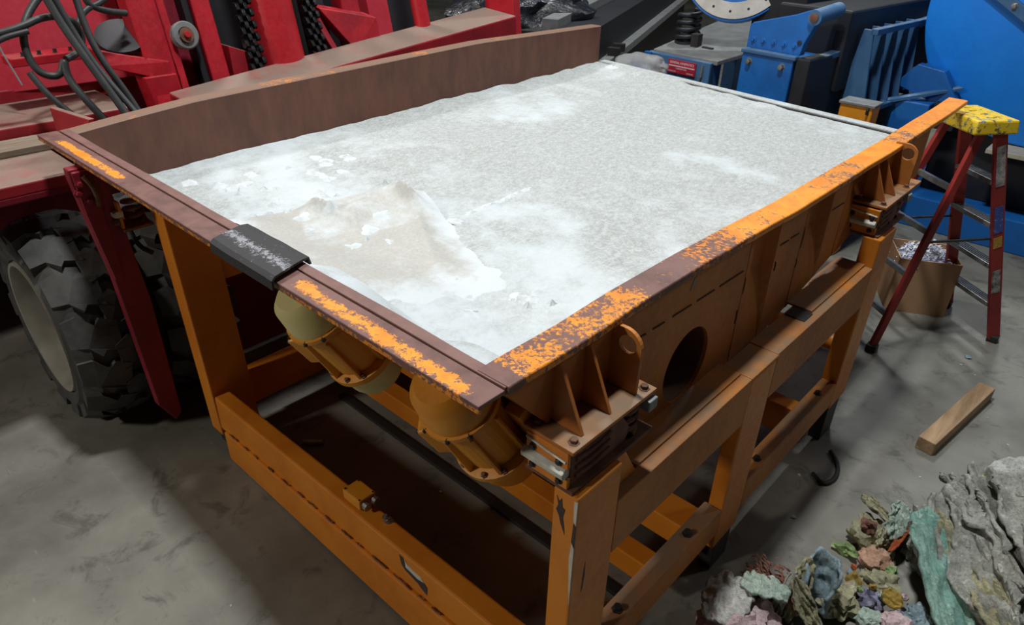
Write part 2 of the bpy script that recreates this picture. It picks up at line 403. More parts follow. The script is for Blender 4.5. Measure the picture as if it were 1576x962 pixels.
# front rim strip and its raised inner lip
b = bm_new()
prism(b, [(0.0, 1.6745), (0.0, 1.648), (0.010, 1.648), (0.012, 1.662), (0.092, 1.662), (0.092, 1.6745)], 0, -3.005, -0.002)
obj('front_rim', b, 'rim_front', feeder, 0.003)
b = bm_new(); rings = []
for i in range(41):
    x = -2.99 + 2.985 * i / 40; w = 0.003 * noise.noise(V((x * 3, 0, 0)))
    rings.append([b.verts.new(q) for q in ((x, 0.095, 1.655), (x, 0.095, 1.679 + w), (x, 0.133 + w, 1.681 + w), (x, 0.133 + w, 1.655))])
for r0, r1 in zip(rings, rings[1:]):
    for k in range(4): b.faces.new([r0[k], r0[(k + 1) % 4], r1[(k + 1) % 4], r1[k]])
b.faces.new(rings[0]); b.faces.new(list(reversed(rings[-1])))
obj('front_lip', b, simple('rusty_lip', lin(128, 92, 84), 0.55, 0, 0.3, 12), feeder, 0.002)
# high left wall
LZ = [(0.09, 1.672), (0.40, 1.700), (0.75, 1.726), (1.57, 1.745), (2.91, 1.776), (4.37, 1.746)]
LB = [(0.09, 1.36), (4.37, 1.42)]
b = bm_new(); rings = []
for i in range(41):
    y = 0.095 + 4.275 * i / 40; z = interp(LZ, y); zb = interp(LB, y)
    rings.append([b.verts.new(q) for q in ((-2.9, y, zb), (-2.9, y, z - 0.006), (-2.908, y, z), (-3.003, y, z), (-3.003, y, z - 0.02), (-2.915, y, z - 0.02), (-2.915, y, zb))])
for r0, r1 in zip(rings, rings[1:]):
    for k in range(7): b.faces.new([r0[k], r0[(k + 1) % 7], r1[(k + 1) % 7], r1[k]])
b.faces.new(rings[0]); b.faces.new(list(reversed(rings[-1])))
obj('left_wall', b, 'rust_wall', feeder)
# tray body under the deck
b = bm_new(); BP = [(0.115, 1.63), (0.15, 1.60), (0.57, 1.13), (0.75, 1.08), (1.7, 1.08), (2.8, 1.27)]; BT = [(0.50, 1.295), (0.165, 1.565), (0.13, 1.605)]
prism(b, BP + [(4.36, 1.27), (4.36, 1.300)] + BT, 0, -2.89, -0.31)
prism(b, BP + [(3.64, 1.28), (3.64, 1.300)] + BT, 0, -0.31, -0.29)
prism(b, [(0.115, 1.63), (0.15, 1.60), (0.57, 1.13), (0.585, 1.14), (0.165, 1.615), (0.12, 1.64)], 0, -0.30, -0.034)
obj('tray_body', b, 'orange_trough', feeder)
# right side wall in panels and pressed recesses
def zb(y): return interp([(0.3, 1.25), (0.5, 1.10), (0.7, 1.075), (1.7, 1.075), (2.2, 1.17), (2.8, 1.30), (3.7, 1.325)], y)
def panel(name, y0, y1, holes=()):
    b = bm_new(); n = 8
    yy = [y0 + (y1 - y0) * i / n for i in range(n + 1)]
    poly = [(y, zb(y)) for y in yy] + [(y, interp(RZ, y) - 0.013) for y in reversed(yy)]
    prism(b, poly, 0, -0.032, -0.018, holes); return obj(name, b, 'orange_trough', feeder)
panel('wall_panel', 0.33, 1.45, [circ(1.08, 1.25, 0.152, 36)])
panel('wall_panel', 1.71, 1.97); panel('wall_panel', 2.26, 2.44); panel('wall_panel', 2.80, 3.66)
for y0, y1 in ((1.45, 1.71), (1.97, 2.26), (2.44, 2.80)):
    b = bm_new(); n = 6
    def ring(y, dx): return [b.verts.new((-0.018 - dx, y, zb(y) + (interp(RZ, y) - 0.013 - zb(y)) * k / 8 )) for k in range(9)]
    cols = []
    for y, dx in ((y0, 0), (y0 + 0.012, 0.012), (y0 + (y1 - y0) * 0.45, 0.040), (y1 - 0.09, 0.056), (y1 - 0.02, 0.050), (y1, 0)):
        c = []
        for k in range(9):
            z = zb(y) + (interp(RZ, y) - 0.013 - zb(y)) * k / 8
            fade = min(1, k / 5.0) ** 1.3
            c.append(b.verts.new((-0.018 - dx * fade, y, z)))
        cols.append(c)
    for c0, c1 in zip(cols, cols[1:]):
        for k in range(8): b.faces.new([c0[k], c1[k], c1[k + 1], c0[k + 1]])
    o = obj('pressed_recess', b, 'orange_trough', feeder)
    md = o.modifiers.new('thick', 'SOLIDIFY'); md.thickness = 0.006; md.offset = 0
# cross tube behind the round opening
b = bm_new(); lathe(b, (-0.034, 1.08, 1.25), (-1, 0, 0), [(0, 0.156), (0.0, 0.152), (0.24, 0.152), (0.241, 0.02)], 36, cap=False)
obj('cross_tube', b, 'rust_wall', feeder, smooth=True)
for y0, y1, z in ((0.72, 0.76, 1.531), (0.80, 0.87, 1.527), (0.92, 1.04, 1.523), (1.08, 1.2, 1.518), (1.24, 1.42, 1.513), (1.74, 1.82, 1.51), (1.84, 1.92, 1.509), (2.28, 2.42, 1.506)):
    b = bm_new(); tube(b, [(-0.017, y0, z + 0.002), (-0.0165, (y0 + y1) / 2, z), (-0.017, y1, z - 0.002)], 0.0032, 5); obj('weld_bead', b, 'weld', feeder)
for y, z0, z1 in ((1.455, 1.40, 1.47), (1.44, 1.27, 1.33), (1.73, 1.40, 1.44), (1.975, 1.42, 1.52), (1.97, 1.33, 1.37)):
    b = bm_new(); tube(b, [(-0.017, y, z0), (-0.0165, y + 0.004, (z0 + z1) / 2), (-0.017, y, z1)], 0.003, 5); obj('weld_bead', b, 'weld', feeder)
b = bm_new(); prism(b, [(1.015, 1.585), (1.045, 1.592), (1.05, 1.63), (1.03, 1.622)], 0, -0.0185, -0.0165); obj('bare_scratch', b, 'grey_steel', feeder)
# brackets with gussets, lug and foot plate
def bracket(y0, lug_y, far, pl_=0.405):
    P = lambda n, bb, m='orange_trough', bv=0.002: obj(n, bb, m, feeder, bv)
    b = bm_new(); prism(b, [(-0.13, 1.652), (-0.002, 1.648), (0.087, 1.447), (-0.03, 1.447), (-0.13, 1.50)] if not far else [(-0.03, 1.63), (-0.002, 1.63), (0.080, 1.447), (-0.03, 1.447)], 1, y0 + 0.066, y0 + 0.080); P('gusset', b)
    b = bm_new(); prism(b, [(-0.03, 1.645 - 0.02 * far), (-0.002, 1.645 - 0.02 * far), (0.086, 1.447), (-0.03, 1.447)], 1, y0 + 0.198, y0 + 0.210); P('gusset', b)
    top = [(0.026 + 0.062 * math.cos(a), 1.598 + 0.060 * math.sin(a)) for a in [math.radians(t) for t in range(0, 100, 12)]]
    b = bm_new(); prism(b, [(-0.03, 1.447), (0.084, 1.447)] + top + [(-0.03, 1.657)], 1, y0 + lug_y, y0 + lug_y + 0.014, [circ(0.040, 1.606, 0.030, 20)]); P('lifting_lug', b)
    b = bm_new(); box(b, -0.068, 0.112, y0, y0 + pl_, 1.433, 1.446); pl = P('foot_plate', b, M['orange_beam'])
    for x, y in ((-0.040, 0.03), (0.085, 0.035), (-0.04, 0.375), (0.085, 0.375)):
        b = bm_new(); bolt(b, (x, y0 + y, 1.446), (0, 0, 1), 0.012, 0.010); obj('bolt', b, 'rusty', pl)
bracket(0.24, 0.325, False)
bracket(2.66, 0.40, True, 0.54)
b = bm_new(); prism(b, [(0.112, 1.645), (0.15, 1.60), (0.335, 1.392), (0.335, 1.66)], 0, -0.034, -0.020); obj('wall_panel', b, 'orange_trough', feeder)
# discharge lip
b = bm_new(); hexa(b, [(-2.90, 4.385, 1.405), (-0.31, 4.385, 1.315), (-0.31, 4.47, 1.315), (-2.90, 4.47, 1.405), (-2.90, 4.388, 1.455), (-0.31, 4.388, 1.360), (-0.31, 4.47, 1.360), (-2.90, 4.47, 1.455)])
obj('discharge_lip', b, 'dust', feeder, 0.006)
b = bm_new(); hexa(b, [(-2.90, 4.362, 1.38), (-0.31, 4.362, 1.30), (-0.31, 4.383, 1.30), (-2.90, 4.383, 1.38), (-2.90, 4.362, 1.446), (-0.31, 4.362, 1.350), (-0.31, 4.386, 1.350), (-2.90, 4.386, 1.446)])
obj('lip_joint', b, 'dark_steel', feeder)
# vibration motors on the sloping front plate
def motor(o, AX, capm, endm):
    o = V(o); AX = V(AX).normalized(); XX = (V((1, 0, 0)) - AX * AX.x).normalized(); NX = XX.cross(AX); NX = NX if NX.y > 0 else -NX
    b = bm_new(); lathe(b, o, AX, [(0.18, 0.092), (0.20, 0.100), (0.40, 0.100), (0.42, 0.095)], 28)
    for k in range(7):                                   # cooling ribs around the barrel
        a = -PI * 0.85 + PI * 1.7 * k / 6; s = XX * math.sin(a) - NX * math.cos(a)
        t = AX.cross(s).normalized() * 0.006
        c0 = o + AX * 0.20 + s * 0.09; c1 = o + AX * 0.41 + s * 0.09
        hexa(b, [c0 - t, c0 + t, c0 + t + s * 0.022, c0 - t + s * 0.022, c1 - t, c1 + t, c1 + t + s * 0.034, c1 - t + s * 0.034])
    for s in (-1, 1):                                    # mounting feet
        c = o + AX * 0.24 + XX * (s * 0.08) + NX * 0.06
        e1 = AX * 0.18; e2 = XX * (s * 0.06); e3 = NX * 0.06
        hexa(b, [c, c + e2, c + e2 + e1, c + e1, c + e3, c + e2 + e3, c + e2 + e1 + e3, c + e1 + e3])
    m = obj('vibration_motor', b, 'motor', feeder, 0.003)
    b = bm_new(); lathe(b, o, AX, [(0.030, 0.075), (0.055, 0.100), (0.135, 0.112), (0.15, 0.112)], 32); obj('upper_end_cap', b, capm, m, smooth=True)
    b = bm_new(); lathe(b, o, AX, [(0.150, 0.122), (0.163, 0.124), (0.170, 0.112), (0.185, 0.10)], 32); obj('upper_flange', b, 'motor', m, smooth=True)
    b = bm_new(); lathe(b, o, AX, [(0.405, 0.10), (0.412, 0.130), (0.437, 0.130), (0.445, 0.120)], 32); obj('lower_flange', b, 'motor', m, smooth=True)
    b = bm_new(); lathe(b, o, AX, [(0.445, 0.112), (0.525, 0.108), (0.555, 0.098), (0.572, 0.07), (0.575, 0.01)], 32); obj('lower_end_cap', b, endm, m, smooth=True)
    e3 = (-XX * 0.80 - NX * 0.60).normalized(); e2 = AX.cross(e3).normalized(); e2 = e2 if e2.z > 0 or True else e2
    c = o + AX * 0.215 + e3 * 0.085 - e2 * 0.05
    e1 = AX * 0.16; q2 = e2 * 0.10; q3 = e3 * 0.072
    b = bm_new(); hexa(b, [c, c + q2, c + q2 + e1, c + e1, c + q3, c + q2 + q3, c + q2 + e1 * 0.92 + q3, c + e1 * 0.92 + q3]); tb = obj('terminal_box', b, 'motor', m, 0.008)
    b = bm_new(); bolt(b, c + q3 * 0.55 + e1 + q2 * 0.5, AX, 0.017, 0.026); obj('cable_gland', b, 'zinc', tb)
    for u_, v_ in ((0.15, 0.12), (0.85, 0.12), (0.15, 0.8), (0.85, 0.8)):
        b = bm_new(); bolt(b, c + q3 + q2 * u_ + e1 * v_, e3, 0.007, 0.006); obj('bolt', b, 'dark_steel', tb)
    for a in (-0.9, -0.25, 0.45, 1.0):
        s = XX * math.sin(a) - NX * math.cos(a)
        b = bm_new(); bolt(b, o + AX * 0.158 + s * 0.121, s, 0.006, 0.005); obj('bolt', b, 'dark_steel', m)
        b = bm_new(); bolt(b, o + AX * 0.408 + s * 0.118, AX * -1, 0.007, 0.008); obj('bolt', b, 'rusty', m)
    return m
motor((-0.213, 0.046, 1.642), (0.02, 0.53, -0.848), 'motor', 'motor')
motor((-0.885, 0.046, 1.645), (0.02, 0.53, -0.848), 'cream', 'cream')

# ------------------------------------------------------------------ support stand
stand = thing('support_stand', 'orange welded steel stand of legs and beams carrying the tray', 'stand', (-1.1, 1.5, 0.0))
def leg(x0, x1, y0, y1, z0, z1, shift=0.0):
    b = bm_new(); s = shift
    hexa(b, [(x0 + s, y0, z0), (x1 + s, y0, z0), (x1 + s, y1, z0), (x0 + s, y1, z0), (x0, y0, z1), (x1, y0, z1), (x1, y1, z1), (x0, y1, z1)])
    return obj('leg', b, 'orange', stand, 0.007)
leg(0.052, 0.14, 0.243, 0.455, 0.0, 1.292)
b = bm_new(); hexa(b, [(-2.373, 0.24, 0.10), (-2.257, 0.24, 0.10), (-2.257, 0.47, 0.10), (-2.373, 0.47, 0.10), (-2.468, 0.24, 1.43), (-2.352, 0.24, 1.43), (-2.352, 0.47, 1.215), (-2.468, 0.47, 1.215)]); obj('leg', b, 'orange', stand, 0.007)
leg(0.052, 0.14, 2.63, 2.86, 0.25, 1.292)
leg(0.072, 0.14, 1.345, 1.565, 0.27, 1.118)
leg(-2.46, -2.35, 2.63, 2.86, 0.13, 1.29)
def zbeam(name, pts, mat='orange', bv=0.006):
    b = bm_new(); hexa(b, pts); return obj(name, b, mat, stand, bv)
zbeam('front_beam', [(-2.258, 0.242, 0.150), (0.056, 0.242, 0.275), (0.056, 0.338, 0.275), (-2.25, 0.330, 0.150), (-2.258, 0.242, 0.366), (0.056, 0.242, 0.438), (0.056, 0.338, 0.438), (-2.25, 0.330, 0.366)], 'orange', 0.010)
zbeam('skid_plate', [(-2.17, 0.218, 0.0), (0.14, 0.218, 0.03), (0.14, 0.33, 0.03), (-2.17, 0.33, 0.0), (-2.195, 0.226, 0.172), (0.14, 0.226, 0.27), (0.14, 0.33, 0.27), (-2.195, 0.33, 0.172)], 'orange', 0.008)
rng = random.Random(21)
for k in range(16):
    x = -2.12 + 0.125 * k + rng.uniform(-0.03, 0.03); l = rng.uniform(0.03, 0.11); z = 0.176 + (x + 2.19) * 0.0435; b = bm_new()
    tube(b, [(x + l * t / 4, 0.233, z + 0.004 + rng.uniform(-0.006, 0.006)) for t in range(5)], rng.uniform(0.0025, 0.0045), 5); obj('rust_seam', b, 'rusty', stand)
bx('foot_block', -2.36, -2.28, 0.27, 0.44, 0.0, 0.11, 'dark_steel', stand)
# right side: upper channel in three lengths, lower beam
def channel(name, y0, y1, x0, x1, z0, z1, t=0.012, mat='orange_beam'):
    b = bm_new(); prism(b, [(x0, z1), (x1, z1), (x1, z0), (x1 - 0.05, z0), (x1 - 0.05, z0 + t), (x1 - t, z0 + t), (x1 - t, z1 - t), (x0, z1 - t)], 1, y0, y1)
    return obj(name, b, mat, stand, 0.003)
channel('upper_beam', 0.455, 1.345, 0.022, 0.140, 0.905, 1.132)
channel('upper_beam', 1.565, 2.63, 0.010, 0.140, 0.915, 1.140)
bx('leg_cap_plate', 0.012, 0.142, 1.335, 1.575, 1.118, 1.136, 'orange_beam', stand)
bx('inner_ledge', -0.035, 0.10, 1.98, 2.63, 1.14, 1.150, 'orange_beam', stand, 0.002)
bx('inner_ledge', 0.0, 0.095, 0.62, 1.33, 1.132, 1.142, 'orange_beam', stand, 0.002)
bx('clip_plate', -0.02, 0.08, 0.52, 0.62, 1.132, 1.138, 'dark_steel', stand, 0.002)
bx('clip_plate', 0.02, 0.11, 1.88, 1.97, 1.140, 1.146, 'dark_steel', stand, 0.002)
b = bm_new(); prism(b, [(0.455, 1.14), (0.455, 1.29), (0.51, 1.29), (0.60, 1.14)], 0, 0.092, 0.104); obj('knee_gusset', b, 'orange', stand, 0.002)
bx('lower_beam', 0.056, 0.140, 0.455, 1.345, 0.275, 0.428, 'orange_beam', stand, 0.008)
bx('lower_beam', 0.056, 0.140, 1.565, 2.63, 0.275, 0.432, 'orange_beam', stand, 0.008)
bx('lower_joint', 0.060, 0.136, 1.345, 1.565, 0.18, 0.30, 'orange', stand)
bx('lower_beam', -2.44, -2.35, 0.47, 2.63, 0.135, 0.345, 'orange', stand, 0.008)
bx('upper_beam', -2.44, -2.352, 0.47, 2.63, 0.955, 1.117, 'orange', stand, 0.008)
for y, z0, z1, w in ((1.02, 0.10, 0.22, 0.10), (1.26, 0.16, 0.29, 0.16), (2.30, 0.20, 0.38, 0.10)):
    b = bm_new(); prism(b, [(y, z0), (y + w, z0), (y + w, z1), (y, z1)], 0, -2.36, 0.06); obj('cross_beam', b, 'orange', stand, 0.006)
b = bm_new(); cyl(b, (-2.36, 2.72, 0.62), (0.06, 2.72, 0.62), 0.05, 18); obj('cross_pipe', b, 'orange', stand, smooth=True)
for y in (0.62, 1.12, 1.75, 2.46):
    b = bm_new(); bolt(b, (0.10, y, 0.430), (0, 0, 1), 0.015, 0.016); obj('bolt', b, 'dark_steel', stand)
bx('foot_block', 0.06, 0.13, 2.66, 2.83, 0.0, 0.252, 'dark_steel', stand)
bx('foot_block', 0.07, 0.13, 1.38, 1.54, 0.0, 0.19, 'dark_steel', stand)
# bare chip marks left in the paint (a curved gouge on the beam, scrapes on the near leg)
def xz_chip(pts, y0, mat, t=0.0016):
    b = bm_new(); prism(b, pts, 1, y0 - t, y0 + 0.001); return obj('paint_chip', b, mat, stand)
CH = simple('bare_chip', lin(66, 54, 54), 0.6, 0, 0.3, 30); CW = simple('bare_primer', lin(206, 204, 192), 0.6, 0, 0.2, 30)
xz_chip([(-0.71, 0.392), (-0.685, 0.392), (-0.675, 0.345), (-0.60, 0.335), (-0.555, 0.345), (-0.54, 0.33), (-0.545, 0.285), (-0.575, 0.295), (-0.60, 0.31), (-0.68, 0.325), (-0.70, 0.345)], 0.242, CH)
xz_chip([(-0.672, 0.384), (-0.655, 0.37), (-0.62, 0.362), (-0.575, 0.362), (-0.56, 0.347), (-0.60, 0.338), (-0.672, 0.348)], 0.241, CW)
xz_chip([(0.066, 1.262), (0.075, 1.245), (0.084, 1.262), (0.088, 1.23), (0.098, 1.225), (0.092, 1.19), (0.098, 1.165), (0.102, 1.13), (0.085, 1.165), (0.078, 1.19), (0.066, 1.21), (0.073, 1.232)], 0.243, CH)
xz_chip([(0.131, 1.20), (0.139, 1.19), (0.139, 1.10), (0.128, 1.12)], 0.243, CH)
xz_chip([(0.127, 1.28), (0.139, 1.28), (0.139, 0.85), (0.131, 0.95), (0.125, 1.05), (0.132, 1.15)], 0.2435, CW)
b = bm_new(); prism(b, [(0.300, 0.86), (0.306, 0.87), (0.312, 0.93), (0.309, 0.99), (0.303, 0.94)], 0, 0.1395, 0.1412); obj('paint_chip', b, CH, stand)
# junction box and plug on the front beam
b = bm_new(); hexa(b, [(-1.118, 0.262, 0.408), (-0.995, 0.262, 0.412), (-0.995, 0.352, 0.412), (-1.118, 0.352, 0.408), (-1.118, 0.262, 0.462), (-0.995, 0.262, 0.466), (-0.995, 0.352, 0.466), (-1.118, 0.352, 0.462)])
jb = obj('junction_box', b, 'motor', stand, 0.007)
for x, y in ((-1.108, 0.272), (-1.108, 0.342), (-1.005, 0.342), (-1.005, 0.272)):
    b = bm_new(); lathe(b, (x, y, 0.460), (0, 0, 1), [(0, 0.005), (0.006, 0.005), (0.0065, 0.002)], 8); obj('screw', b, 'dark_steel', jb)
for y in (0.285, 0.332):
    b = bm_new(); lathe(b, (-1.0, y, 0.440), (1, 0, 0), [(0, 0.014), (0.018, 0.014), (0.019, 0.019), (0.036, 0.019), (0.037, 0.012)], 10); obj('cable_gland', b, 'zinc', jb)
b = bm_new(); lathe(b, (-0.86, 0.318, 0.400), (-0.4, -0.3, 0.8), [(0, 0.018), (0.03, 0.018), (0.031, 0.013), (0.045, 0.013)], 10); obj('beam_plug', b, 'zinc', stand)

def isolator(y0, x_off=0.0, full=True, short=False):
    X = x_off
    o = bx('spring_isolator', X - 0.058, X + 0.118, y0, y0 + 0.40, 1.288, 1.302, 'rusty', stand, 0.002)
    bx('upper_strap', X - 0.055, X + 0.096, y0 - 0.002, y0 + 0.012, 1.372, 1.430, 'orange', o, 0.003)
    bx('lower_strap', X - 0.048, X + 0.098, y0 - 0.002, y0 + 0.012, 1.302, 1.340, 'orange', o, 0.003)
    b = bm_new(); prism(b, [(y0 - 0.002, 1.338), (y0 - 0.018, 1.344), (y0 - 0.020, 1.362), (y0 - 0.004, 1.374), (y0 + 0.02, 1.374), (y0 + 0.02, 1.338)], 0, X - 0.062, X + 0.092); obj('rubber_strip', b, 'white_rubber', o, 0.004)
    b = bm_new(); tube(b, [(X - 0.052, y0 - 0.004, 1.412), (X + 0.02, y0 - 0.005, 1.404), (X + 0.09, y0 - 0.004, 1.398)], 0.004, 6); obj('white_cord', b, 'white_rubber', o)
    b = bm_new(); prism(b, [(y0 + 0.012, 1.430), (y0 + 0.24, 1.430), (y0 + 0.30, 1.345), (y0 + 0.27, 1.302), (y0 + 0.012, 1.302)], 0, X + 0.086, X + 0.098); obj('side_plate', b, 'rust_dark', o, 0.003)
    for zz in (1.33, 1.36, 1.39, 1.415):
        b = bm_new(); tube(b, [(X + 0.099, y0 + 0.03, zz + 0.006), (X + 0.103, y0 + 0.10, zz), (X + 0.099, y0 + 0.19, zz + 0.008)], 0.007, 6, 1); obj('rubber_fold', b, 'rust_dark', o)
    for yy in ((0.31,) if full else (0.2, 0.31)):
        b = bm_new(); coil(b, (X + 0.035, y0 + yy), 0.058, 1.312, 1.424, 3.6, 0.0115); obj('coil_spring', b, 'rusty', o, smooth=True)
    b = bm_new(); box(b, X + 0.07, X + 0.125, y0 + 0.35, y0 + 0.395, 1.385, 1.425); obj('end_block', b, 'grey_steel', o, 0.004)
    for x, z in ((-0.028, 1.388), (0.066, 1.388), (-0.028, 1.322), (0.07, 1.322)):
        b = bm_new(); bolt(b, (X + x, y0 - 0.002, z), (0, -1, 0), 0.009, 0.006); obj('bolt', b, 'dark_steel', o)
isolator(0.243)
isolator(2.64, 0.0, False)
X0 = -2.53; o = bx('spring_isolator', X0 - 0.10, X0 + 0.06, 0.10, 0.24, 1.300, 1.314, 'rusty', stand, 0.002)
bx('upper_strap', X0 - 0.10, X0 + 0.06, 0.10, 0.112, 1.40, 1.45, 'orange', o, 0.003)
b = bm_new(); prism(b, [(0.09, 1.372), (0.075, 1.378), (0.074, 1.396), (0.09, 1.404), (0.12, 1.404), (0.12, 1.372)], 0, X0 - 0.11, X0 + 0.05); obj('rubber_strip', b, 'white_rubber', o, 0.004)
bx('lower_strap', X0 - 0.08, X0 + 0.05, 0.10, 0.112, 1.314, 1.37, 'orange', o, 0.003)
b = bm_new(); bolt(b, (X0 + 0.02, 0.10, 1.345), (0, -1, 0), 0.016, 0.02); obj('bolt', b, 'rusty', o)
b = bm_new(); coil(b, (X0 - 0.02, 0.19), 0.04, 1.314, 1.45, 3.6, 0.010); obj('coil_spring', b, 'rusty', o, smooth=True)
b = bm_new(); tube(b, [(-2.62, 0.19, 1.36), (-2.60, 0.16, 1.28), (-2.56, 0.17, 1.18), (-2.48, 0.20, 1.16)], 0.012, 8, 2); obj('earth_cable', b, 'black_rubber', stand, smooth=True)

# ------------------------------------------------------------------ dust on the deck
def deck_z(x, y):
    u = (x + 2.9) / 2.85; v = (y - 0.42) / 3.94
    return (1.383 * (1 - u) + 1.372 * u) * (1 - v) + (1.436 * (1 - u) + 1.325 * u) * v
def dust_h(x, y):
    h = 0.010 * noise.fractal(V((x * 1.6, y * 1.6, 0)), 0.9, 2.1, 3) + 0.004 * noise.fractal(V((x * 9, y * 9, 2)), 0.8, 2.2, 4)
    e = max(0, 1 - (x + 2.9) / 0.10); h += 0.018 * e * (0.6 + noise.noise(V((0, y * 5, 4))))
    f = math.exp(-(((x + 2.55) / 0.32) ** 2 + ((y - 4.25) / 0.14) ** 2)); h += 0.055 * f * (0.8 + 0.4 * noise.noise(V((x * 7, y * 7, 8))))
    f = math.exp(-(((x + 2.0) / 0.9) ** 2 + ((y - 4.33) / 0.06) ** 2)); h += 0.02 * f * (0.5 + noise.noise(V((x * 6, y * 6, 3))))
    return h
b = bm_new(); NX_, NY_ = 150, 200; g = []
for j in range(NY_ + 1):
    row = []
    for i in range(NX_ + 1):
        x = -2.897 + 2.80 * i / NX_; y = 0.126 + (4.234 if x < -0.31 else 3.514) * j / NY_; yc = max(y, 0.42); sA = 1.655 - (y - 0.126) * 0.87; s_ = sA + max(0, interp([(0.126, 1.664), (0.26, 1.610), (0.45, 1.385), (9, -5)], y) - sA) * max(math.exp(-((x + 0.21) / 0.16) ** 4), math.exp(-((x + 0.88) / 0.16) ** 4))
        row.append(b.verts.new((x, y, max(deck_z(x, yc) + dust_h(x, y) + 0.006, s_ + 0.3 * dust_h(x, y)))))
    g.append(row)
for j in range(NY_):
    for i in range(NX_): b.faces.new([g[j][i], g[j][i + 1], g[j + 1][i + 1], g[j + 1][i]])
obj('dust_layer', b, 'dust', None, smooth=True, kind='stuff', label='pale grey fibre dust covering the whole feeder tray', cat='dust')
# wrinkled sheet pushed up at its far edge
def sheet_h(x, y):
    # fold line from (-2.15,.25) to (-1.70,1.21); the sheet lies on the near side of it
    d = V((0.45, 0.96)).normalized(); p = V((x + 2.15, y - 0.25)); t = p.dot(d); s = p.x * d.y - p.y * d.x
    G = lambda v, w: math.exp(-(v / w) ** 2); L = lambda v, w: math.exp(-abs(v) / w)
    h = 0.055 * G(t - 0.90, 0.30) * G(s - 0.02, 0.26)
    h += 0.060 * L(t - 0.98 - 0.35 * s, 0.035) * G(s - 0.08, 0.16)
    h += 0.055 * L(t - 0.58 - 0.5 * s, 0.035) * G(s - 0.08, 0.12)
    h += 0.035 * L(t - 1.04 + 0.10 * s, 0.06) * G(s - 0.42, 0.30)
    h += 0.018 * L(t - 0.78 + 0.2 * s, 0.03) * G(s - 0.2, 0.14)
    h += 0.020 * max(0, noise.noise(V((t * 6, s * 5, 2)))) * G(s, 0.5)
    return h
b = bm_new(); g = []; d = V((0.45, 0.96)).normalized(); nn = V((d.y, -d.x))
for j in range(71):
    row = []
    for i in range(61):
        t = 0.18 + 0.95 * j / 70; s = 0.0 + 1.08 * (i / 60)
        s += 0.03 * noise.noise(V((t * 4, 1, 1))) * (i / 60); tt = t + 0.16 * (i / 60) ** 2 * (j / 70) + 0.03 * noise.noise(V((s * 5, 3, j * 0.001)))
        p = V((-2.15, 0.25)) + d * tt + nn * s; x, y = max(-2.85, min(-0.2, p.x)), max(0.425, p.y)
        edge = 0.0
        row.append(b.verts.new((x, y, deck_z(x, y) + max(dust_h(x, y), 0.0) + 0.010 + sheet_h(x, y) - 0.012 * max(0, (i - 50) / 10) - 0.010 * max(0, (j - 62) / 8))))
    g.append(row)
for j in range(70):
    for i in range(60): b.faces.new([g[j][i], g[j][i + 1], g[j + 1][i + 1], g[j + 1][i]])
bmesh.ops.remove_doubles(b, verts=b.verts, dist=1e-5)
lay = b.verts.layers.float.new('edge')
for v in b.verts:
    p = V((v.co.x + 2.15, v.co.y - 0.25)); t = p.dot(d); s_ = p.dot(nn)
    v[lay] = max(0.0, min(1.0, max(1 - (t - 0.16) / 0.22, 1 - (1.16 - t) / 0.16, 1 - (1.06 - s_) / 0.35, (0.30 if s_ < 0.35 and t > 0.5 else 0.0))))
obj('plastic_sheet', b, 'sheet', None, smooth=True, label='beige crumpled plastic sheet half buried in the dust on the tray', cat='sheet')
# drifts of loose white powder
b = bm_new()
def blob(b, x, y, rx, ry, h, seed, base=0.0):
    n, m = 20, 7; rng = random.Random(seed); top = None; rings = []
    for k in range(m + 1):
        rr = k / m; ring = []
        for i in range(n):
            a = 2 * PI * i / n; jag = 1 + 0.8 * noise.noise(V((math.cos(a) * 1.6, math.sin(a) * 1.6, seed * 3.1)))
            px, py = x + rx * rr * jag * math.cos(a), y + ry * rr * jag * math.sin(a)
            px = max(-2.893, min(-0.05, px)); py = max(0.43, min(4.36, py))
            hh = h * (1 - rr ** 1.2) ** 1.5 * (0.75 + 0.6 * noise.noise(V((px * 22, py * 22, seed))))
            ring.append(b.verts.new((px, py, deck_z(px, py) + dust_h(px, py) + 0.005 + max(sheet_h(px, py), 0) * base + hh - 0.004 * (rr > 0.99))))
        rings.append(ring)
    for r0, r1 in zip(rings, rings[1:]):
        for i in range(n):
            j = (i + 1) % n
            try: b.faces.new([r0[i], r0[j], r1[j], r1[i]])
            except ValueError: pass
rng = random.Random(5); sd = 0
for cx, cy, sx, sy, n, hmax in ((-2.45, 0.70, 0.30, 0.25, 14, 0.030), (-2.35, 1.15, 0.28, 0.30, 16, 0.026), (-2.02, 0.72, 0.10, 0.22, 8, 0.03), (-0.75, 0.75, 0.28, 0.20, 12, 0.026), (-2.55, 4.22, 0.25, 0.08, 6, 0.04)):
    for k in range(n):
        sd += 1; x, y = rng.gauss(cx, sx * 0.6), rng.gauss(cy, sy * 0.6)
        if not (-2.82 < x < -0.2 and 0.47 < y < 4.30): continue
        r = rng.uniform(0.012, 0.045); blob(b, x, y, r * rng.uniform(0.8, 1.6), r, hmax * rng.uniform(0.5, 1.0), sd)
for x, y, r, h in ((-1.83, 0.66, 0.10, 0.03), (-1.76, 0.78, 0.08, 0.03), (-1.70, 0.62, 0.06, 0.02), (-1.58, 0.92, 0.12, 0.022), (-1.50, 0.80, 0.10, 0.03), (-1.43, 0.66, 0.09, 0.02), (-1.36, 0.80, 0.07, 0.02), (-1.44, 0.74, 0.035, 0.05), (-1.32, 1.16, 0.06, 0.02), (-1.60, 1.16, 0.05, 0.015)):
    sd += 1; blob(b, x, y, r * 0.62, r * 0.5, h * 0.8, sd, 1.0)
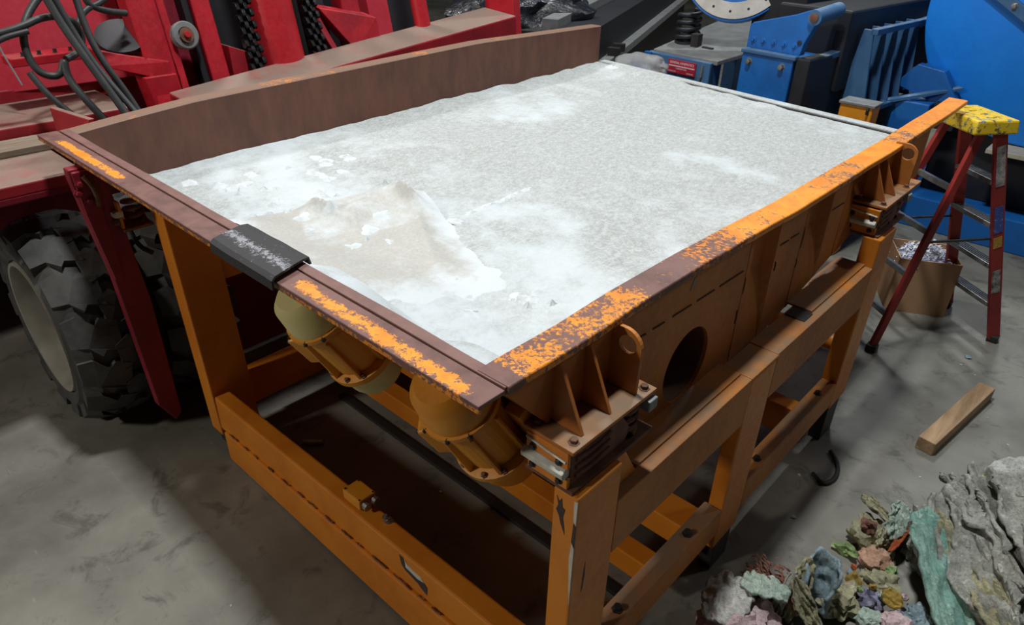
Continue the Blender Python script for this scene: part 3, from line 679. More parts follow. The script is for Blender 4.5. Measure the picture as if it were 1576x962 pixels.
for k in range(9):
    sd += 1; t = k / 8; blob(b, -1.36 - 0.03 * t, 1.30 + 0.42 * t, 0.02, 0.05, 0.012, sd)
bmesh.ops.remove_doubles(b, verts=b.verts, dist=1e-6)
obj('powder_drifts', b, 'powder', None, smooth=True, kind='stuff', label='loose white powder drifts scattered over the tray dust', cat='powder')

# rubber pad over the front rim
b = bm_new(); g = []
for i in range(13):
    x = -1.285 + 0.385 * i / 12; row = []
    for y, z in ((-0.012, 1.655), (-0.012, 1.684), (0.0, 1.690), (0.06, 1.692), (0.118, 1.693), (0.142, 1.690), (0.146, 1.668)):
        row.append(b.verts.new((x + 0.03 * (0.06 - y) / 0.06 * 0.6, y, z + 0.004 * noise.noise(V((x * 9, y * 20, 0))))))
    g.append(row)
for r0, r1 in zip(g, g[1:]):
    for k in range(6): b.faces.new([r0[k], r1[k], r1[k + 1], r0[k + 1]])
o = obj('rubber_pad', b, 'pad', None, label='black chalky rubber pad folded over the rusty front rim', cat='rubber pad')
md = o.modifiers.new('thick', 'SOLIDIFY'); md.thickness = 0.008; md.offset = 1

# clear bag behind the discharge lip
b = bm_new(); bmesh.ops.create_icosphere(b, subdivisions=4, radius=1.0)
for v in b.verts:
    p = v.co.copy(); k = 1 + 0.18 * noise.fractal(p * 1.7, 0.9, 2.0, 4)
    v.co = V((-2.62 + 0.26 * p.x * k, 4.64 + 0.15 * p.y * k, 1.40 + 0.13 * p.z * k))
obj('plastic_bag', b, 'bag', None, smooth=True, label='clear crumpled plastic bag bulging behind the far tray lip', cat='plastic bag')
# ------------------------------------------------------------------ red forklift on the left
fl = thing('forklift', 'big red forklift truck with dual tyres and lift mast beside the tray', 'forklift', (-4.2, 1.5, 0.0))
def fpart(name, b, mat, bv=0.006, **k): return obj(name, b, mat, fl, bv, **k)
def fbox(name, x0, x1, y0, y1, z0, z1, mat='red', bv=0.008): return bx(name, x0, x1, y0, y1, z0, z1, mat, fl, bv)
def wheel(cx, y0, w, R, rr):
    c = V((cx, y0, R))
    b = bm_new(); Rb = R - 0.035
    lathe(b, c, (0, 1, 0), [(0.06, rr - 0.01), (0.0, rr + 0.02), (-0.012, rr + 0.08), (0.0, Rb - 0.10), (0.035, Rb - 0.035), (0.07, Rb), (w - 0.07, Rb), (w - 0.035, Rb - 0.035), (w, Rb - 0.10), (w + 0.012, rr + 0.08), (w, rr + 0.02), (w - 0.06, rr - 0.01)], 64, cap=False)
    wh = fpart('wheel', b, 'tyre', 0, smooth=True)
    b = bm_new(); lathe(b, c, (0, 1, 0), [(0.015, rr + 0.012), (-0.008, rr + 0.006), (-0.006, rr - 0.012), (0.02, rr - 0.028), (0.06, rr - 0.045), (0.17, rr - 0.075), (0.19, rr - 0.12), (0.20, 0.13), (0.16, 0.12), (0.15, 0.02)], 48, cap=False)
    obj('rim', b, simple('dusty_wheel_rim', lin(150, 146, 134), 0.6, 0.1, 0.3, 6), wh, smooth=True)
    # chevron lugs: one wedge mesh per side, shared
    base = {}
    N = 15
    for s in (0, 1):
        for k in range(N):
            a = 2 * PI * (k + 0.5 * s) / N
            if s in base and False: pass
            b = bm_new(); r0, r1 = Rb - 0.012, R
            def P(ang, yy, r): 
                yw = yy if s == 0 else w - yy
                return (c.x + r * math.sin(a + ang), c.y + yw, c.z + r * math.cos(a + ang))
            dA = 2 * PI / N
            out = [(-0.36 * dA, -0.008), (0.30 * dA, -0.008), (0.36 * dA, 0.06), (0.62 * dA, w * 0.27), (0.50 * dA, w * 0.33), (0.62 * dA, w * 0.53), (-0.06 * dA, w * 0.56), (-0.22 * dA, w * 0.38), (-0.10 * dA, w * 0.30), (-0.40 * dA, 0.06)]
            lo = []; hi = []
            for an, yy in out:
                dr = 0.055 if yy < 0 else (0.018 if yy < 0.065 else 0)
                lo.append(b.verts.new(P(an, max(yy, 0.004), r0 - dr * 1.6))); hi.append(b.verts.new(P(an * 0.93, yy, r1 - dr)))
            n = len(out)
            for i in range(n):
                j = (i + 1) % n; b.faces.new([lo[i], lo[j], hi[j], hi[i]])
            b.faces.new(hi)
            obj('tread_block', b, 'tyre', wh, 0)
    return wh
wheel(-3.19, -0.228, 0.40, 0.60, 0.375)
wheel(-3.19, 0.235, 0.40, 0.60, 0.375)
b = bm_new(); cyl(b, (-3.19, -0.05, 0.60), (-3.19, 3.6, 0.60), 0.12, 20); fpart('axle', b, 'dark_steel', 0, smooth=True)
# hanging tine in front of the tyres
b = bm_new()
tl = [(-0.046, 1.63), (-0.046, 1.586), (-0.030, 1.42), (0.010, 1.066), (0.044, 0.276), (0.112, 0.14), (0.150, 0.18), (0.150, 0.90), (0.105, 1.50), (0.105, 1.63)]
prism(b, tl, 0, -2.575, -2.515); tine = fpart('fork_tine', b, 'red_dark', 0.006)
b = bm_new(); prism(b, [(-0.038, 1.62), (-0.028, 1.42), (0.012, 1.07), (0.05, 1.05), (0.044, 1.40), (0.044, 1.62)], 0, -2.517, -2.495); obj('doubler_plate', b, 'red_dark', tine, 0.004)
for y, z in ((-0.020, 1.565), (-0.035, 1.525), (0.0, 1.482)):
    b = bm_new(); bolt(b, (-2.496, y, z), (1, 0, 0), 0.013, 0.014); obj('bolt', b, 'red_dark', tine)
b = bm_new(); tube(b, [(-2.485, 0.0, 1.60), (-2.472, 0.020, 1.56), (-2.472, 0.030, 1.51), (-2.485, 0.030, 1.455)], 0.012, 8, 2); obj('grab_handle', b, 'rust_dark', tine, smooth=True)
b = bm_new(); hexa(b, [(-3.36, 0.18, 1.50), (-3.07, 0.20, 1.50), (-3.07, 0.225, 1.50), (-3.36, 0.205, 1.50), (-3.40, 0.19, 1.695), (-3.07, 0.26, 1.685), (-3.07, 0.29, 1.685), (-3.40, 0.22, 1.695)])
fpart('side_fin', b, 'red_dusty', 0.004)
# fender over the tyres, decks and body
fbox('fender', -3.75, -3.02, -0.75, 0.16, 1.395, 1.455, 'red_dusty')
fbox('fender_skirt', -3.06, -3.02, -0.75, 0.16, 1.36, 1.40, 'red_dark')
fbox('step_deck', -4.35, -3.72, -0.9, 0.72, 1.43, 1.545, 'red_dusty')
fbox('body_deck', -5.2, -4.30, -1.2, 1.0, 1.50, 1.62, 'red_dusty')
b = bm_new(); hexa(b, [(-4.75, -1.3, 1.60), (-4.40, -1.3, 1.60), (-4.25, 1.0, 1.60), (-4.75, 1.0, 1.60), (-4.95, -1.3, 3.2), (-4.65, -1.3, 3.2), (-4.55, 1.0, 3.2), (-4.95, 1.0, 3.2)]); fpart('body_panel', b, 'pink')
b = bm_new(); hexa(b, [(-4.50, -0.05, 1.66), (-4.05, -0.05, 1.66), (-4.05, 0.02, 1.66), (-4.50, 0.02, 1.66), (-4.8, -0.10, 3.0), (-4.6, -0.10, 3.0), (-4.6, -0.03, 3.0), (-4.8, -0.03, 3.0)]); fpart('body_rib', b, 'red')
b = bm_new(); hexa(b, [(-4.15, 0.22, 1.80), (-3.98, 0.22, 1.80), (-3.98, 0.72, 1.80), (-4.15, 0.72, 1.80), (-4.15, 0.22, 1.85), (-3.98, 0.22, 1.85), (-3.98, 0.72, 1.85), (-4.15, 0.72, 1.85)]); br = fpart('hose_bracket', b, 'red')
for k in range(5):
    b = bm_new(); bolt(b, (-4.02, 0.30 + 0.085 * k, 1.85), (0, 0, 1), 0.011, 0.02); obj('fitting', b, 'dark_steel', br)
fbox('chassis', -8.0, -4.4, -1.0, 3.9, 0.55, 1.50, 'red_dark', 0.02)
fbox('engine_hood', -8.0, -4.9, 0.9, 3.6, 1.5, 3.0, 'red_dark', 0.02)
fbox('front_plate', -3.95, -3.88, 0.75, 3.5, 0.5, 1.45, 'red_dark')
fbox('lower_tie', -3.05, -2.92, 0.70, 3.4, 0.12, 0.85, 'red_dark')
# leaning mast
KX = 0.24
def lean(b, z0=1.6):
    for v in b.verts: v.co.x -= KX * (v.co.z - z0)
def mast(name, x0, x1, y0, y1, z0, z1, mat='red', bv=0.008, parent=None):
    b = bm_new(); box(b, x0, x1, y0, y1, z0, z1); lean(b); return obj(name, b, mat, parent or fl, bv)
mast('mast_post', -3.95, -3.80, 0.90, 1.075, 0.7, 3.6)
mast('mast_web', -3.99, -3.93, 1.06, 1.30, 0.7, 3.6, 'red_dark')
mast('mast_post', -3.93, -3.83, 1.245, 1.29, 0.7, 3.6, 'dark_panel')
mast('mast_post', -3.95, -3.80, 1.295, 1.42, 0.7, 3.6)
mast('mast_flange', -3.80, -3.785, 1.075, 1.12, 0.7, 3.6, 'red')
mast('mast_post', -4.05, -3.9, 2.20, 2.34, 0.7, 3.6, 'dark_panel')
mast('mast_post', -3.99, -3.85, 2.46, 2.62, 0.7, 3.6)
mast('mast_post', -4.02, -3.88, 2.72, 2.92, 0.7, 3.6, 'pink')
mast('back_screen', -4.40, -4.36, 1.40, 3.6, 0.7, 3.4, 'dark_panel')
b = bm_new(); lathe(b, (-3.865, 1.175, 1.885), (1, 0, 0.24), [(0, 0.082), (0.05, 0.086), (0.06, 0.078), (0.062, 0.05), (0.05, 0.047), (0.051, 0.034), (0.066, 0.032), (0.068, 0.005)], 32)
rl = fpart('mast_roller', b, 'grey_steel', 0, smooth=True)
b = bm_new(); lathe(b, (-3.80, 1.175, 1.901), (1, 0, 0.24), [(0, 0.045), (0.008, 0.045), (0.009, 0.03)], 20); obj('roller_hub', b, 'rust_dark', rl, smooth=True)
b = bm_new(); lathe(b, (-3.795, 1.175, 1.903), (1, 0, 0.24), [(0.009, 0.022), (0.018, 0.018)], 12); obj('hub_pin', b, 'red_bright', rl)
# pointed arm with a dark disc on the mast's left
b = bm_new(); hexa(b, [(-4.02, 0.66, 1.765), (-3.86, 0.66, 1.765), (-3.80, 1.04, 1.63), (-4.02, 1.04, 1.63), (-4.05, 0.64, 1.86), (-3.90, 0.64, 1.86), (-3.82, 1.04, 1.755), (-4.05, 1.04, 1.755)]); fpart('pointed_arm', b, 'red')
b = bm_new(); lathe(b, (-4.0, 0.85, 1.885), (0.55, -0.2, 0.9), [(0, 0.145), (0.03, 0.145), (0.035, 0.12)], 28); fpart('arm_disc', b, 'dark_panel', 0, smooth=True)
b = bm_new(); hexa(b, [(-3.96, 0.90, 1.40), (-3.78, 0.90, 1.40), (-3.78, 1.06, 1.40), (-3.96, 1.06, 1.40), (-3.96, 0.86, 1.68), (-3.80, 0.86, 1.68), (-3.80, 1.06, 1.68), (-3.96, 1.06, 1.68)]); fpart('arm_foot', b, 'red')
b = bm_new(); hexa(b, [(-3.95, 1.45, 1.45), (-3.80, 1.45, 1.45), (-3.80, 1.635, 1.45), (-3.95, 1.635, 1.45), (-3.95, 1.45, 1.80), (-3.82, 1.45, 1.80), (-3.82, 1.635, 1.725), (-3.95, 1.635, 1.725)]); fpart('mast_bracket', b, 'red_dusty')
b = bm_new(); lathe(b, (-3.72, 1.845, 1.2), (-KX, 0, 1), [(0, 0.155), (2.2, 0.155)], 28); fpart('lift_cylinder', b, 'red_bright', 0, smooth=True)
# leaf chains
def chain(y, x0, z0, n):
    b = bm_new(); cyl(b, (x0, y - 0.05, z0), (x0, y + 0.05, z0), 0.016, 10); ch = fpart('lift_chain', b, 'chain', 0, smooth=True)
    for k in range(n):
        zc = z0 + 0.075 * k; xc = x0 - KX * 0.075 * k; b = bm_new()
        for i, yo in enumerate((-0.044, -0.0145, 0.0145, 0.044)):
            off = 0.0375 if i % 2 else 0.0
            pts = [(xc + 0.034 * math.cos(a) - (KX * 0.02 if math.sin(a) > 0 else -KX * 0.02), zc + off + 0.030 * math.sin(a)) for a in [2 * PI * t / 10 + 0.2 for t in range(10)]]
            prism(b, pts, 1, y + yo - 0.013, y + yo + 0.013)
        obj('chain_link', b, 'chain', ch, 0.004)
chain(1.615, -3.74, 1.50, 12)
chain(2.115, -3.74, 1.52, 12)
# carriage cross beam with dusty top, its brackets and end plates
b = bm_new(); hexa(b, [(-3.72, 0.95, 1.40), (-3.40, 0.95, 1.40), (-3.42, 3.86, 1.60), (-3.80, 3.86, 1.60), (-3.72, 0.95, 1.595), (-3.40, 0.95, 1.565), (-3.42, 3.86, 1.815), (-3.80, 3.86, 1.845)]); cb = fpart('carriage_beam', b, 'red_dusty', 0.012)
b = bm_new(); hexa(b, [(-3.76, 3.86, 1.45), (-3.40, 3.86, 1.45), (-3.40, 3.94, 1.45), (-3.76, 3.94, 1.45), (-3.9, 3.90, 2.6), (-3.6, 3.90, 2.6), (-3.6, 4.0, 2.6), (-3.9, 4.0, 2.6)]); fpart('end_post', b, 'red')
b = bm_new(); hexa(b, [(-3.85, 2.25, 1.69), (-3.78, 2.25, 1.66), (-3.78, 2.30, 1.66), (-3.85, 2.30, 1.69), (-3.98, 2.12, 2.02), (-3.90, 2.12, 2.0), (-3.90, 2.18, 2.0), (-3.98, 2.18, 2.02)]); fpart('carriage_stay', b, 'red_dusty')
b = bm_new(); hexa(b, [(-3.90, 2.42, 1.68), (-3.74, 2.42, 1.66), (-3.74, 2.66, 1.69), (-3.90, 2.66, 1.71), (-4.02, 2.20, 1.99), (-3.86, 2.20, 1.97), (-3.78, 2.66, 1.87), (-3.94, 2.66, 1.89)]); fpart('carriage_bracket', b, 'red')
b = bm_new(); cyl(b, (-3.74, 3.10, 1.70), (-4.12, 3.10, 3.3), 0.065, 18); fpart('tilt_tube', b, 'red_bright', 0, smooth=True)
# hydraulic hoses
H_ = [
 ([(-3.62, 0.36, 2.30), (-3.55, 0.40, 2.08), (-3.44, 0.46, 1.86), (-3.34, 0.52, 1.66), (-3.25, 0.56, 1.50)], 0.021),
 ([(-3.64, 0.40, 2.32), (-3.58, 0.45, 2.05), (-3.48, 0.50, 1.84), (-3.34, 0.575, 1.64), (-3.22, 0.62, 1.50)], 0.018),
 ([(-3.66, 0.54, 2.28), (-3.56, 0.52, 2.02), (-3.48, 0.54, 1.86), (-3.42, 0.60, 1.70), (-3.32, 0.64, 1.50)], 0.019),
 ([(-3.80, 0.56, 2.30), (-3.75, 0.36, 2.16), (-3.68, 0.25, 2.05), (-3.64, 0.22, 1.92), (-3.60, 0.25, 1.82), (-3.58, 0.34, 1.80), (-3.58, 0.38, 1.90), (-3.56, 0.36, 1.80), (-3.48, 0.40, 1.68), (-3.42, 0.48, 1.52)], 0.020),
 ([(-3.70, -0.1, 2.02), (-3.66, 0.10, 2.03), (-3.64, 0.24, 2.06), (-3.66, 0.36, 2.10), (-3.70, 0.50, 2.08), (-3.72, 0.55, 1.98), (-3.68, 0.50, 1.90), (-3.62, 0.40, 1.88)], 0.019),
 ([(-3.66, -0.1, 1.94), (-3.64, 0.06, 1.98), (-3.63, 0.14, 2.02), (-3.62, 0.26, 2.04)], 0.015),
 ([(-3.60, 0.20, 1.84), (-3.54, 0.24, 1.72), (-3.46, 0.34, 1.58), (-3.38, 0.42, 1.48)], 0.017),
 ([(-3.85, 0.70, 2.30), (-3.80, 0.62, 2.14), (-3.80, 0.72, 2.08), (-3.86, 0.86, 2.05)], 0.020),
 ([(-3.84, 0.86, 2.26), (-3.80, 0.74, 2.13), (-3.80, 0.62, 2.10), (-3.76, 0.54, 2.02), (-3.74, 0.50, 1.92)], 0.018)]
for pts, r in H_:
    b = bm_new(); tube(b, pts, r, 10, 3); fpart('hydraulic_hose', b, 'hose', 0, smooth=True)
b = bm_new(); tube(b, [(-4.0, 0.17, 2.2), (-3.98, 0.18, 1.95), (-3.9, 0.22, 1.72)], 0.005, 6, 1); fpart('thin_rod', b, 'grey_steel', 0)
# timber plank lying on the fender
b = bm_new(); box(b, -3.70, -3.48, -0.70, 0.30, 1.456, 1.492); obj('wooden_plank', b, 'plank', None, 0.004, label='dusty timber plank lying on the red forklift fender', cat='plank')

# ------------------------------------------------------------------ black and grey equipment behind the tray
DV = V((-0.39, 0.92, 0)).normalized(); DN = V((DV.y, -DV.x, 0))
cv = thing('conveyor', 'dark conveyor frame with two grey rails behind the red mast', 'conveyor', (-3.5, 6.0, 0.0))
def crail(name, s0, s1, n0, n1, z0, z1, mat, bv=0.006):
    o = V((-3.45, 5.2, 0)); b = bm_new()
    q = [o + DV * s + DN * n for s, n in ((s0, n0), (s0, n1), (s1, n1), (s1, n0))]
    hexa(b, [(p.x, p.y, z0) for p in q] + [(p.x, p.y, z1) for p in q]); return obj(name, b, mat, cv, bv)
crail('side_panel', -0.5, 6.0, -0.42, 0.0, 0.5, 1.62, 'dark_panel')
crail('lower_rail', -0.5, 6.0, -0.04, 0.10, 1.22, 1.30, 'grey_steel')
crail('upper_rail', -0.5, 6.0, -0.50, -0.34, 1.58, 1.70, 'grey_steel')
crail('belt_cover', -0.5, 6.0, -1.0, -0.50, 1.50, 1.58, 'dark_steel')
for k, s in enumerate((0.1, 0.35)):
    crail('rail_clip', s, s + 0.06, 0.02, 0.14, 1.30, 1.38, 'dark_steel', 0.004)
for s in (-0.3, 2.5, 5.5):
    crail('conveyor_leg', s, s + 0.12, -0.3, -0.18, 0.0, 0.5, 'dark_steel')
b = bm_new(); bmesh.ops.create_icosphere(b, subdivisions=4, radius=1.0)
for v in b.verts:
    p = v.co.copy(); k = 1 + 0.22 * noise.fractal(p * 2.0, 0.9, 2.0, 4)
    v.co = V((-4.45 + 0.72 * p.x * k, 5.05 + 0.75 * p.y * k, 1.58 + 0.34 * (p.z * k if p.z > 0 else p.z * 0.3)))
obj('plastic_wrap', b, 'black_bag', None, smooth=True, label='glossy black plastic wrap heaped on the dark conveyor top', cat='plastic wrap')
# ------------------------------------------------------------------ blue spring-mounted machine
bl = thing('vibrating_screen', 'blue spring-mounted machine with bolted box behind the tray', 'machine', (-1.9, 5.6, 0.0))
RM = Matrix.Translation((-1.87, 5.0, 0)) @ Matrix.Rotation(math.radians(-5), 4, 'Z') @ Matrix.Translation((1.87, -5.0, 0))
def bp(name, b, mat, bv=0.006, parent=None, smooth=False):
    xform(b, RM); return obj(name, b, mat, parent or bl, bv, smooth=smooth)
def bb(name, x0, x1, y0, y1, z0, z1, mat='blue', bv=0.006, parent=None):
    b = bm_new(); box(b, x0, x1, y0, y1, z0, z1); return bp(name, b, mat, bv, parent)
fb = bb('front_box', -1.875, -1.41, 5.0, 5.45, 0.4, 1.60, 'blue', 0.012)
bb('box_ledge', -1.885, -1.39, 4.985, 5.05, 1.598, 1.632, 'blue_grey', 0.008)
for x in (-1.80, -1.50):
    b = bm_new(); bolt(b, (x, 5.0, 1.535), (0, -1, 0), 0.022, 0.03); bp('bolt', b, 'zinc', 0, fb)
b = bm_new(); prism(b, [(-1.885, 1.63), (-1.40, 1.63), (-1.385, 1.72), (-1.33, 1.86), (-1.27, 1.915), (-1.29, 1.975), (-1.36, 1.985), (-1.50, 1.93), (-1.86, 1.83), (-1.885, 1.80)], 1, 5.06, 5.14); sw = bp('swing_plate', b, 'blue', 0.008)
for k in range(5):
    b = bm_new(); lathe(b, (-1.83 + 0.093 * k, 5.058, 1.70 - 0.012 * 0), (0, -1, 0), [(-0.004, 0.026), (0.002, 0.026), (0.004, 0.014), (0.016, 0.013)], 12); bp('bolt', b, 'blue', 0, sw)
b = bm_new(); cyl(b, (-1.325, 5.02, 1.93), (-1.325, 5.40, 1.96), 0.058, 20); bp('pivot_tube', b, 'blue_grey', 0, sw, True)
b = bm_new(); lathe(b, (-1.325, 5.03, 1.93), (0, -1, 0), [(0, 0.034), (0.018, 0.034), (0.022, 0.02)], 16); bp('pivot_pin', b, 'rusty', 0, sw, True)
b = bm_new(); lathe(b, (-1.42, 5.055, 1.73), (0, -1, 0), [(0, 0.018), (0.004, 0.018), (0.005, 0.01)], 12); bp('plug', b, 'dark_steel', 0, sw)
bb('dark_side', -1.40, -1.28, 5.02, 7.0, 0.4, 1.62, 'dark_panel', 0.01)
b = bm_new(); hexa(b, [(-1.38, 5.10, 1.56), (-1.30, 5.10, 1.56), (-1.16, 7.2, 1.74), (-1.24, 7.2, 1.74), (-1.38, 5.10, 1.60), (-1.30, 5.10, 1.60), (-1.16, 7.2, 1.80), (-1.24, 7.2, 1.80)]); bp('top_rail', b, 'blue_grey')
bb('upper_dark_body', -1.9, -1.25, 5.5, 7.6, 1.3, 1.95, 'dark_panel', 0.02)
# ribbed blue section
def rib(y, t=0.014):
    b = bm_new(); prism(b, [(-1.26, 1.16), (-1.05, 1.16), (-1.13, 1.80), (-1.26, 1.80)], 1, y, y + t); return bp('stiffener_rib', b, 'blue_grey', 0.003)
b = bm_new(); hexa(b, [(-1.30, 5.72, 1.12), (-1.05, 5.72, 1.12), (-1.05, 5.75, 1.12), (-1.30, 5.75, 1.12), (-1.22, 5.72, 1.80), (-1.14, 5.72, 1.80), (-1.14, 5.75, 1.80), (-1.22, 5.75, 1.80)]); bp('end_plate', b, 'blue_grey')
for y in (5.95, 6.18, 6.41, 6.64): rib(y)
bb('rib_foot', -1.08, -1.02, 5.72, 6.9, 1.13, 1.17, 'blue_grey'); bb('rib_head', -1.16, -1.10, 5.72, 6.9, 1.76, 1.81, 'blue_grey')
bb('rib_back', -1.36, -1.28, 5.5, 7.0, 1.0, 1.8, 'blue_grey')
# bed, bracket with sign, coil spring and round flange
b = bm_new(); hexa(b, [(-2.92, 5.16, 1.41), (-2.20, 5.16, 1.41), (-1.9, 6.6, 1.60), (-3.0, 6.6, 1.60), (-2.92, 5.16, 1.45), (-2.20, 5.16, 1.45), (-1.9, 6.6, 1.64), (-3.0, 6.6, 1.64)]); bp('bed_plate', b, 'grey_steel')
bk = bb('bracket_beam', -2.96, -2.24, 5.12, 5.20, 1.20, 1.43, 'blue_grey', 0.008)
bb('bracket_leg', -2.90, -2.78, 5.2, 5.3, 0.0, 1.42, 'blue_grey'); bb('bracket_leg', -2.36, -2.24, 5.14, 5.3, 0.0, 1.42, 'blue_grey')
bb('bracket_tab', -2.98, -2.90, 5.10, 5.14, 1.30, 1.43, 'blue', 0.006, bk)
b = bm_new(); tube(b, [(-2.32, 5.118, 1.40), (-2.32, 5.11, 1.30), (-2.34, 5.11, 1.24)], 0.014, 8); bp('slot_bar', b, 'aluminium', 0, bk)
sg = bb('warning_sign', -2.695, -2.385, 5.108, 5.12, 1.285, 1.405, simple('sign_red', lin(178, 34, 56), 0.45, 0, 0.15, 20), 0.002, bk)
bb('sign_band', -2.685, -2.395, 5.1055, 5.109, 1.346, 1.356, simple('sign_pale', lin(214, 190, 196), 0.5, 0, 0.1, 20), 0, sg)
def sign_text(body, x, z, size, width):
    c = bpy.data.curves.new('sign_lettering', 'FONT'); c.body = body; c.size = size; c.extrude = 0.0006; c.align_x = 'CENTER'; c.align_y = 'CENTER'
    o = bpy.data.objects.new('sign_lettering', c); COL.objects.link(o); bpy.context.view_layer.update()
    me = bpy.data.meshes.new_from_object(o); bpy.data.objects.remove(o)
    xs = [v.co.x for v in me.vertices]; k = width / (max(xs) - min(xs))
    b = bm_new(); b.from_mesh(me)
    for v in b.verts: v.co = V((x + v.co.x * k, 5.1065 - v.co.z, z + v.co.y))
    bp('sign_lettering', b, simple('sign_white', lin(230, 214, 218), 0.5, 0, 0.1, 20), 0, sg)
sign_text('GENERAL KINEMATICS', -2.54, 1.380, 0.030, 0.27)
sign_text('CORPORATION', -2.54, 1.330, 0.018, 0.12)
sign_text('BARRINGTON', -2.64, 1.302, 0.016, 0.085); sign_text('ILLINOIS', -2.44, 1.302, 0.016, 0.07)
b = bm_new(); coil(b, (-2.80, 5.52), 0.098, 1.50, 1.78, 4.3, 0.024, 10, 22); bp('coil_spring', b, 'spring_black', 0, None, True)
b = bm_new(); lathe(b, (-2.80, 5.52, 1.47), (0, 0, 1), [(0, 0.12), (0.035, 0.12), (0.04, 0.07), (0.10, 0.06)], 24); bp('spring_seat', b, 'spring_black', 0, None, True)
bb('spring_clamp', -2.68, -2.60, 5.40, 5.48, 1.47, 1.60, 'dark_steel'); bb('spring_clamp', -2.56, -2.44, 5.42, 5.45, 1.47, 1.50, 'dark_steel')
FO = V((-2.40, 5.60, 2.20)); FD = V((0.38, -0.86, 0.32)).normalized()
b = bm_new(); lathe(b, FO, FD, [(-0.10, 0.48), (0.0, 0.48), (0.002, 0.49), (0.03, 0.49), (0.035, 0.47)], 56); fr = bp('round_flange', b, 'blue', 0, None, True)
b = bm_new(); lathe(b, FO, FD, [(0.02, 0.475), (0.045, 0.47), (0.046, 0.33), (0.03, 0.325)], 56, cap=False); bp('flange_ring', b, 'ring_white', 0, fr, True)
b = bm_new(); lathe(b, FO, FD, [(0.028, 0.33), (0.036, 0.30), (0.037, 0.01)], 40); bp('flange_liner', b, 'tan', 0, fr, True)
_, fa, fc = frame(FD)
for k in range(16):
    a = 2 * PI * k / 16; b = bm_new(); lathe(b, FO + (fa * math.cos(a) + fc * math.sin(a)) * 0.405 + FD * 0.044, FD, [(0, 0.012), (0.003, 0.012), (0.004, 0.004)], 8); bp('bolt_hole', b, 'dark_panel', 0, fr)
bb('flange_support', -2.2, -1.7, 5.6, 6.2, 1.6, 2.1, 'dark_panel', 0.02)
bb('machine_leg', -1.9, -1.75, 5.4, 5.55, 0.0, 0.5, 'blue_grey'); bb('machine_leg', -1.25, -1.1, 6.0, 6.2, 0.0, 0.5, 'blue_grey'); bb('machine_leg', -2.9, -2.75, 6.4, 6.55, 0.0, 1.6, 'blue_grey')

# yellow guard box
yb = thing('yellow_box', 'yellow steel guard box with grey lid between blue machine and tray', 'box', (-0.92, 5.35, 0.0))
bx('body', -1.05, -0.79, 5.2, 5.38, 0.0, 1.295, 'yellow', yb, 0.01)
bx('lid', -1.06, -0.775, 5.185, 5.39, 1.295, 1.318, 'grey_steel', yb, 0.004)
b = bm_new(); tube(b, [(-0.825, 5.195, 1.29), (-0.825, 5.18, 1.275), (-0.825, 5.18, 1.245)], 0.010, 8); obj('latch', b, 'dark_steel', yb)

# ------------------------------------------------------------------ big blue drum
dr = thing('blue_drum', 'huge bright blue drum with a grey bar across its end', 'drum', (0.1, 7.2, 0.0))
b = bm_new(); lathe(b, (0.12, 6.5, 1.97), (0, 1, 0), [(0, 1.04), (0.012, 1.06), (1.6, 1.06)], 96); obj('drum_shell', b, 'blue_drum', dr, 0, smooth=True)
b = bm_new(); u = V((0.86, 0, -0.51)).normalized(); w = V((0.51, 0, 0.86)).normalized(); c = V((-0.40, 6.5, 2.06))
q = [c - u * 0.5 - w * 0.045, c + u * 1.35 - w * 0.045, c + u * 1.35 + w * 0.045, c - u * 0.5 + w * 0.045]
hexa(b, [(p.x, 6.44, p.z) for p in q] + [(p.x, 6.505, p.z) for p in q]); db = obj('diagonal_bar', b, 'blue_grey', dr, 0.006)
b = bm_new(); bolt(b, (-0.29, 6.438, 2.00), (0, -1, 0), 0.018, 0.015); obj('bolt', b, 'zinc', db)
b = bm_new(); prism(b, [(-1.0, 1.28), (-0.85, 1.47), (-0.62, 1.44), (-0.45, 1.20), (-0.62, 1.16)], 1, 6.36, 6.48); obj('drum_guard', b, 'blue', dr, 0.006)
b = bm_new(); hexa(b, [(-1.05, 6.1, 1.14), (-0.98, 6.1, 1.14), (-0.45, 6.42, 1.30), (-0.50, 6.46, 1.30), (-1.05, 6.1, 1.17), (-0.98, 6.1, 1.17), (-0.45, 6.42, 1.325), (-0.50, 6.46, 1.325)]); obj('guard_flange', b, 'blue_grey', dr, 0.003)
bx('drum_base', -0.60, 1.6, 6.7, 8.0, 0.30, 0.98, 'dark_panel', dr, 0.01)
bx('base_plate', -0.10, 1.6, 6.25, 6.9, 0.86, 0.90, simple('pale_plate', lin(170, 164, 148), 0.6, 0, 0.2, 6), dr, 0.004)
bx('base_skid', -0.92, 1.6, 6.4, 8.0, 0.0, 0.30, 'blue', dr, 0.01)
bx('base_side', -0.95, -0.62, 6.2, 6.4, 0.4, 1.18, 'blue', dr, 0.01)
bx('base_recess', -0.60, -0.40, 6.25, 6.32, 0.98, 1.20, 'dark_panel', dr, 0.005)
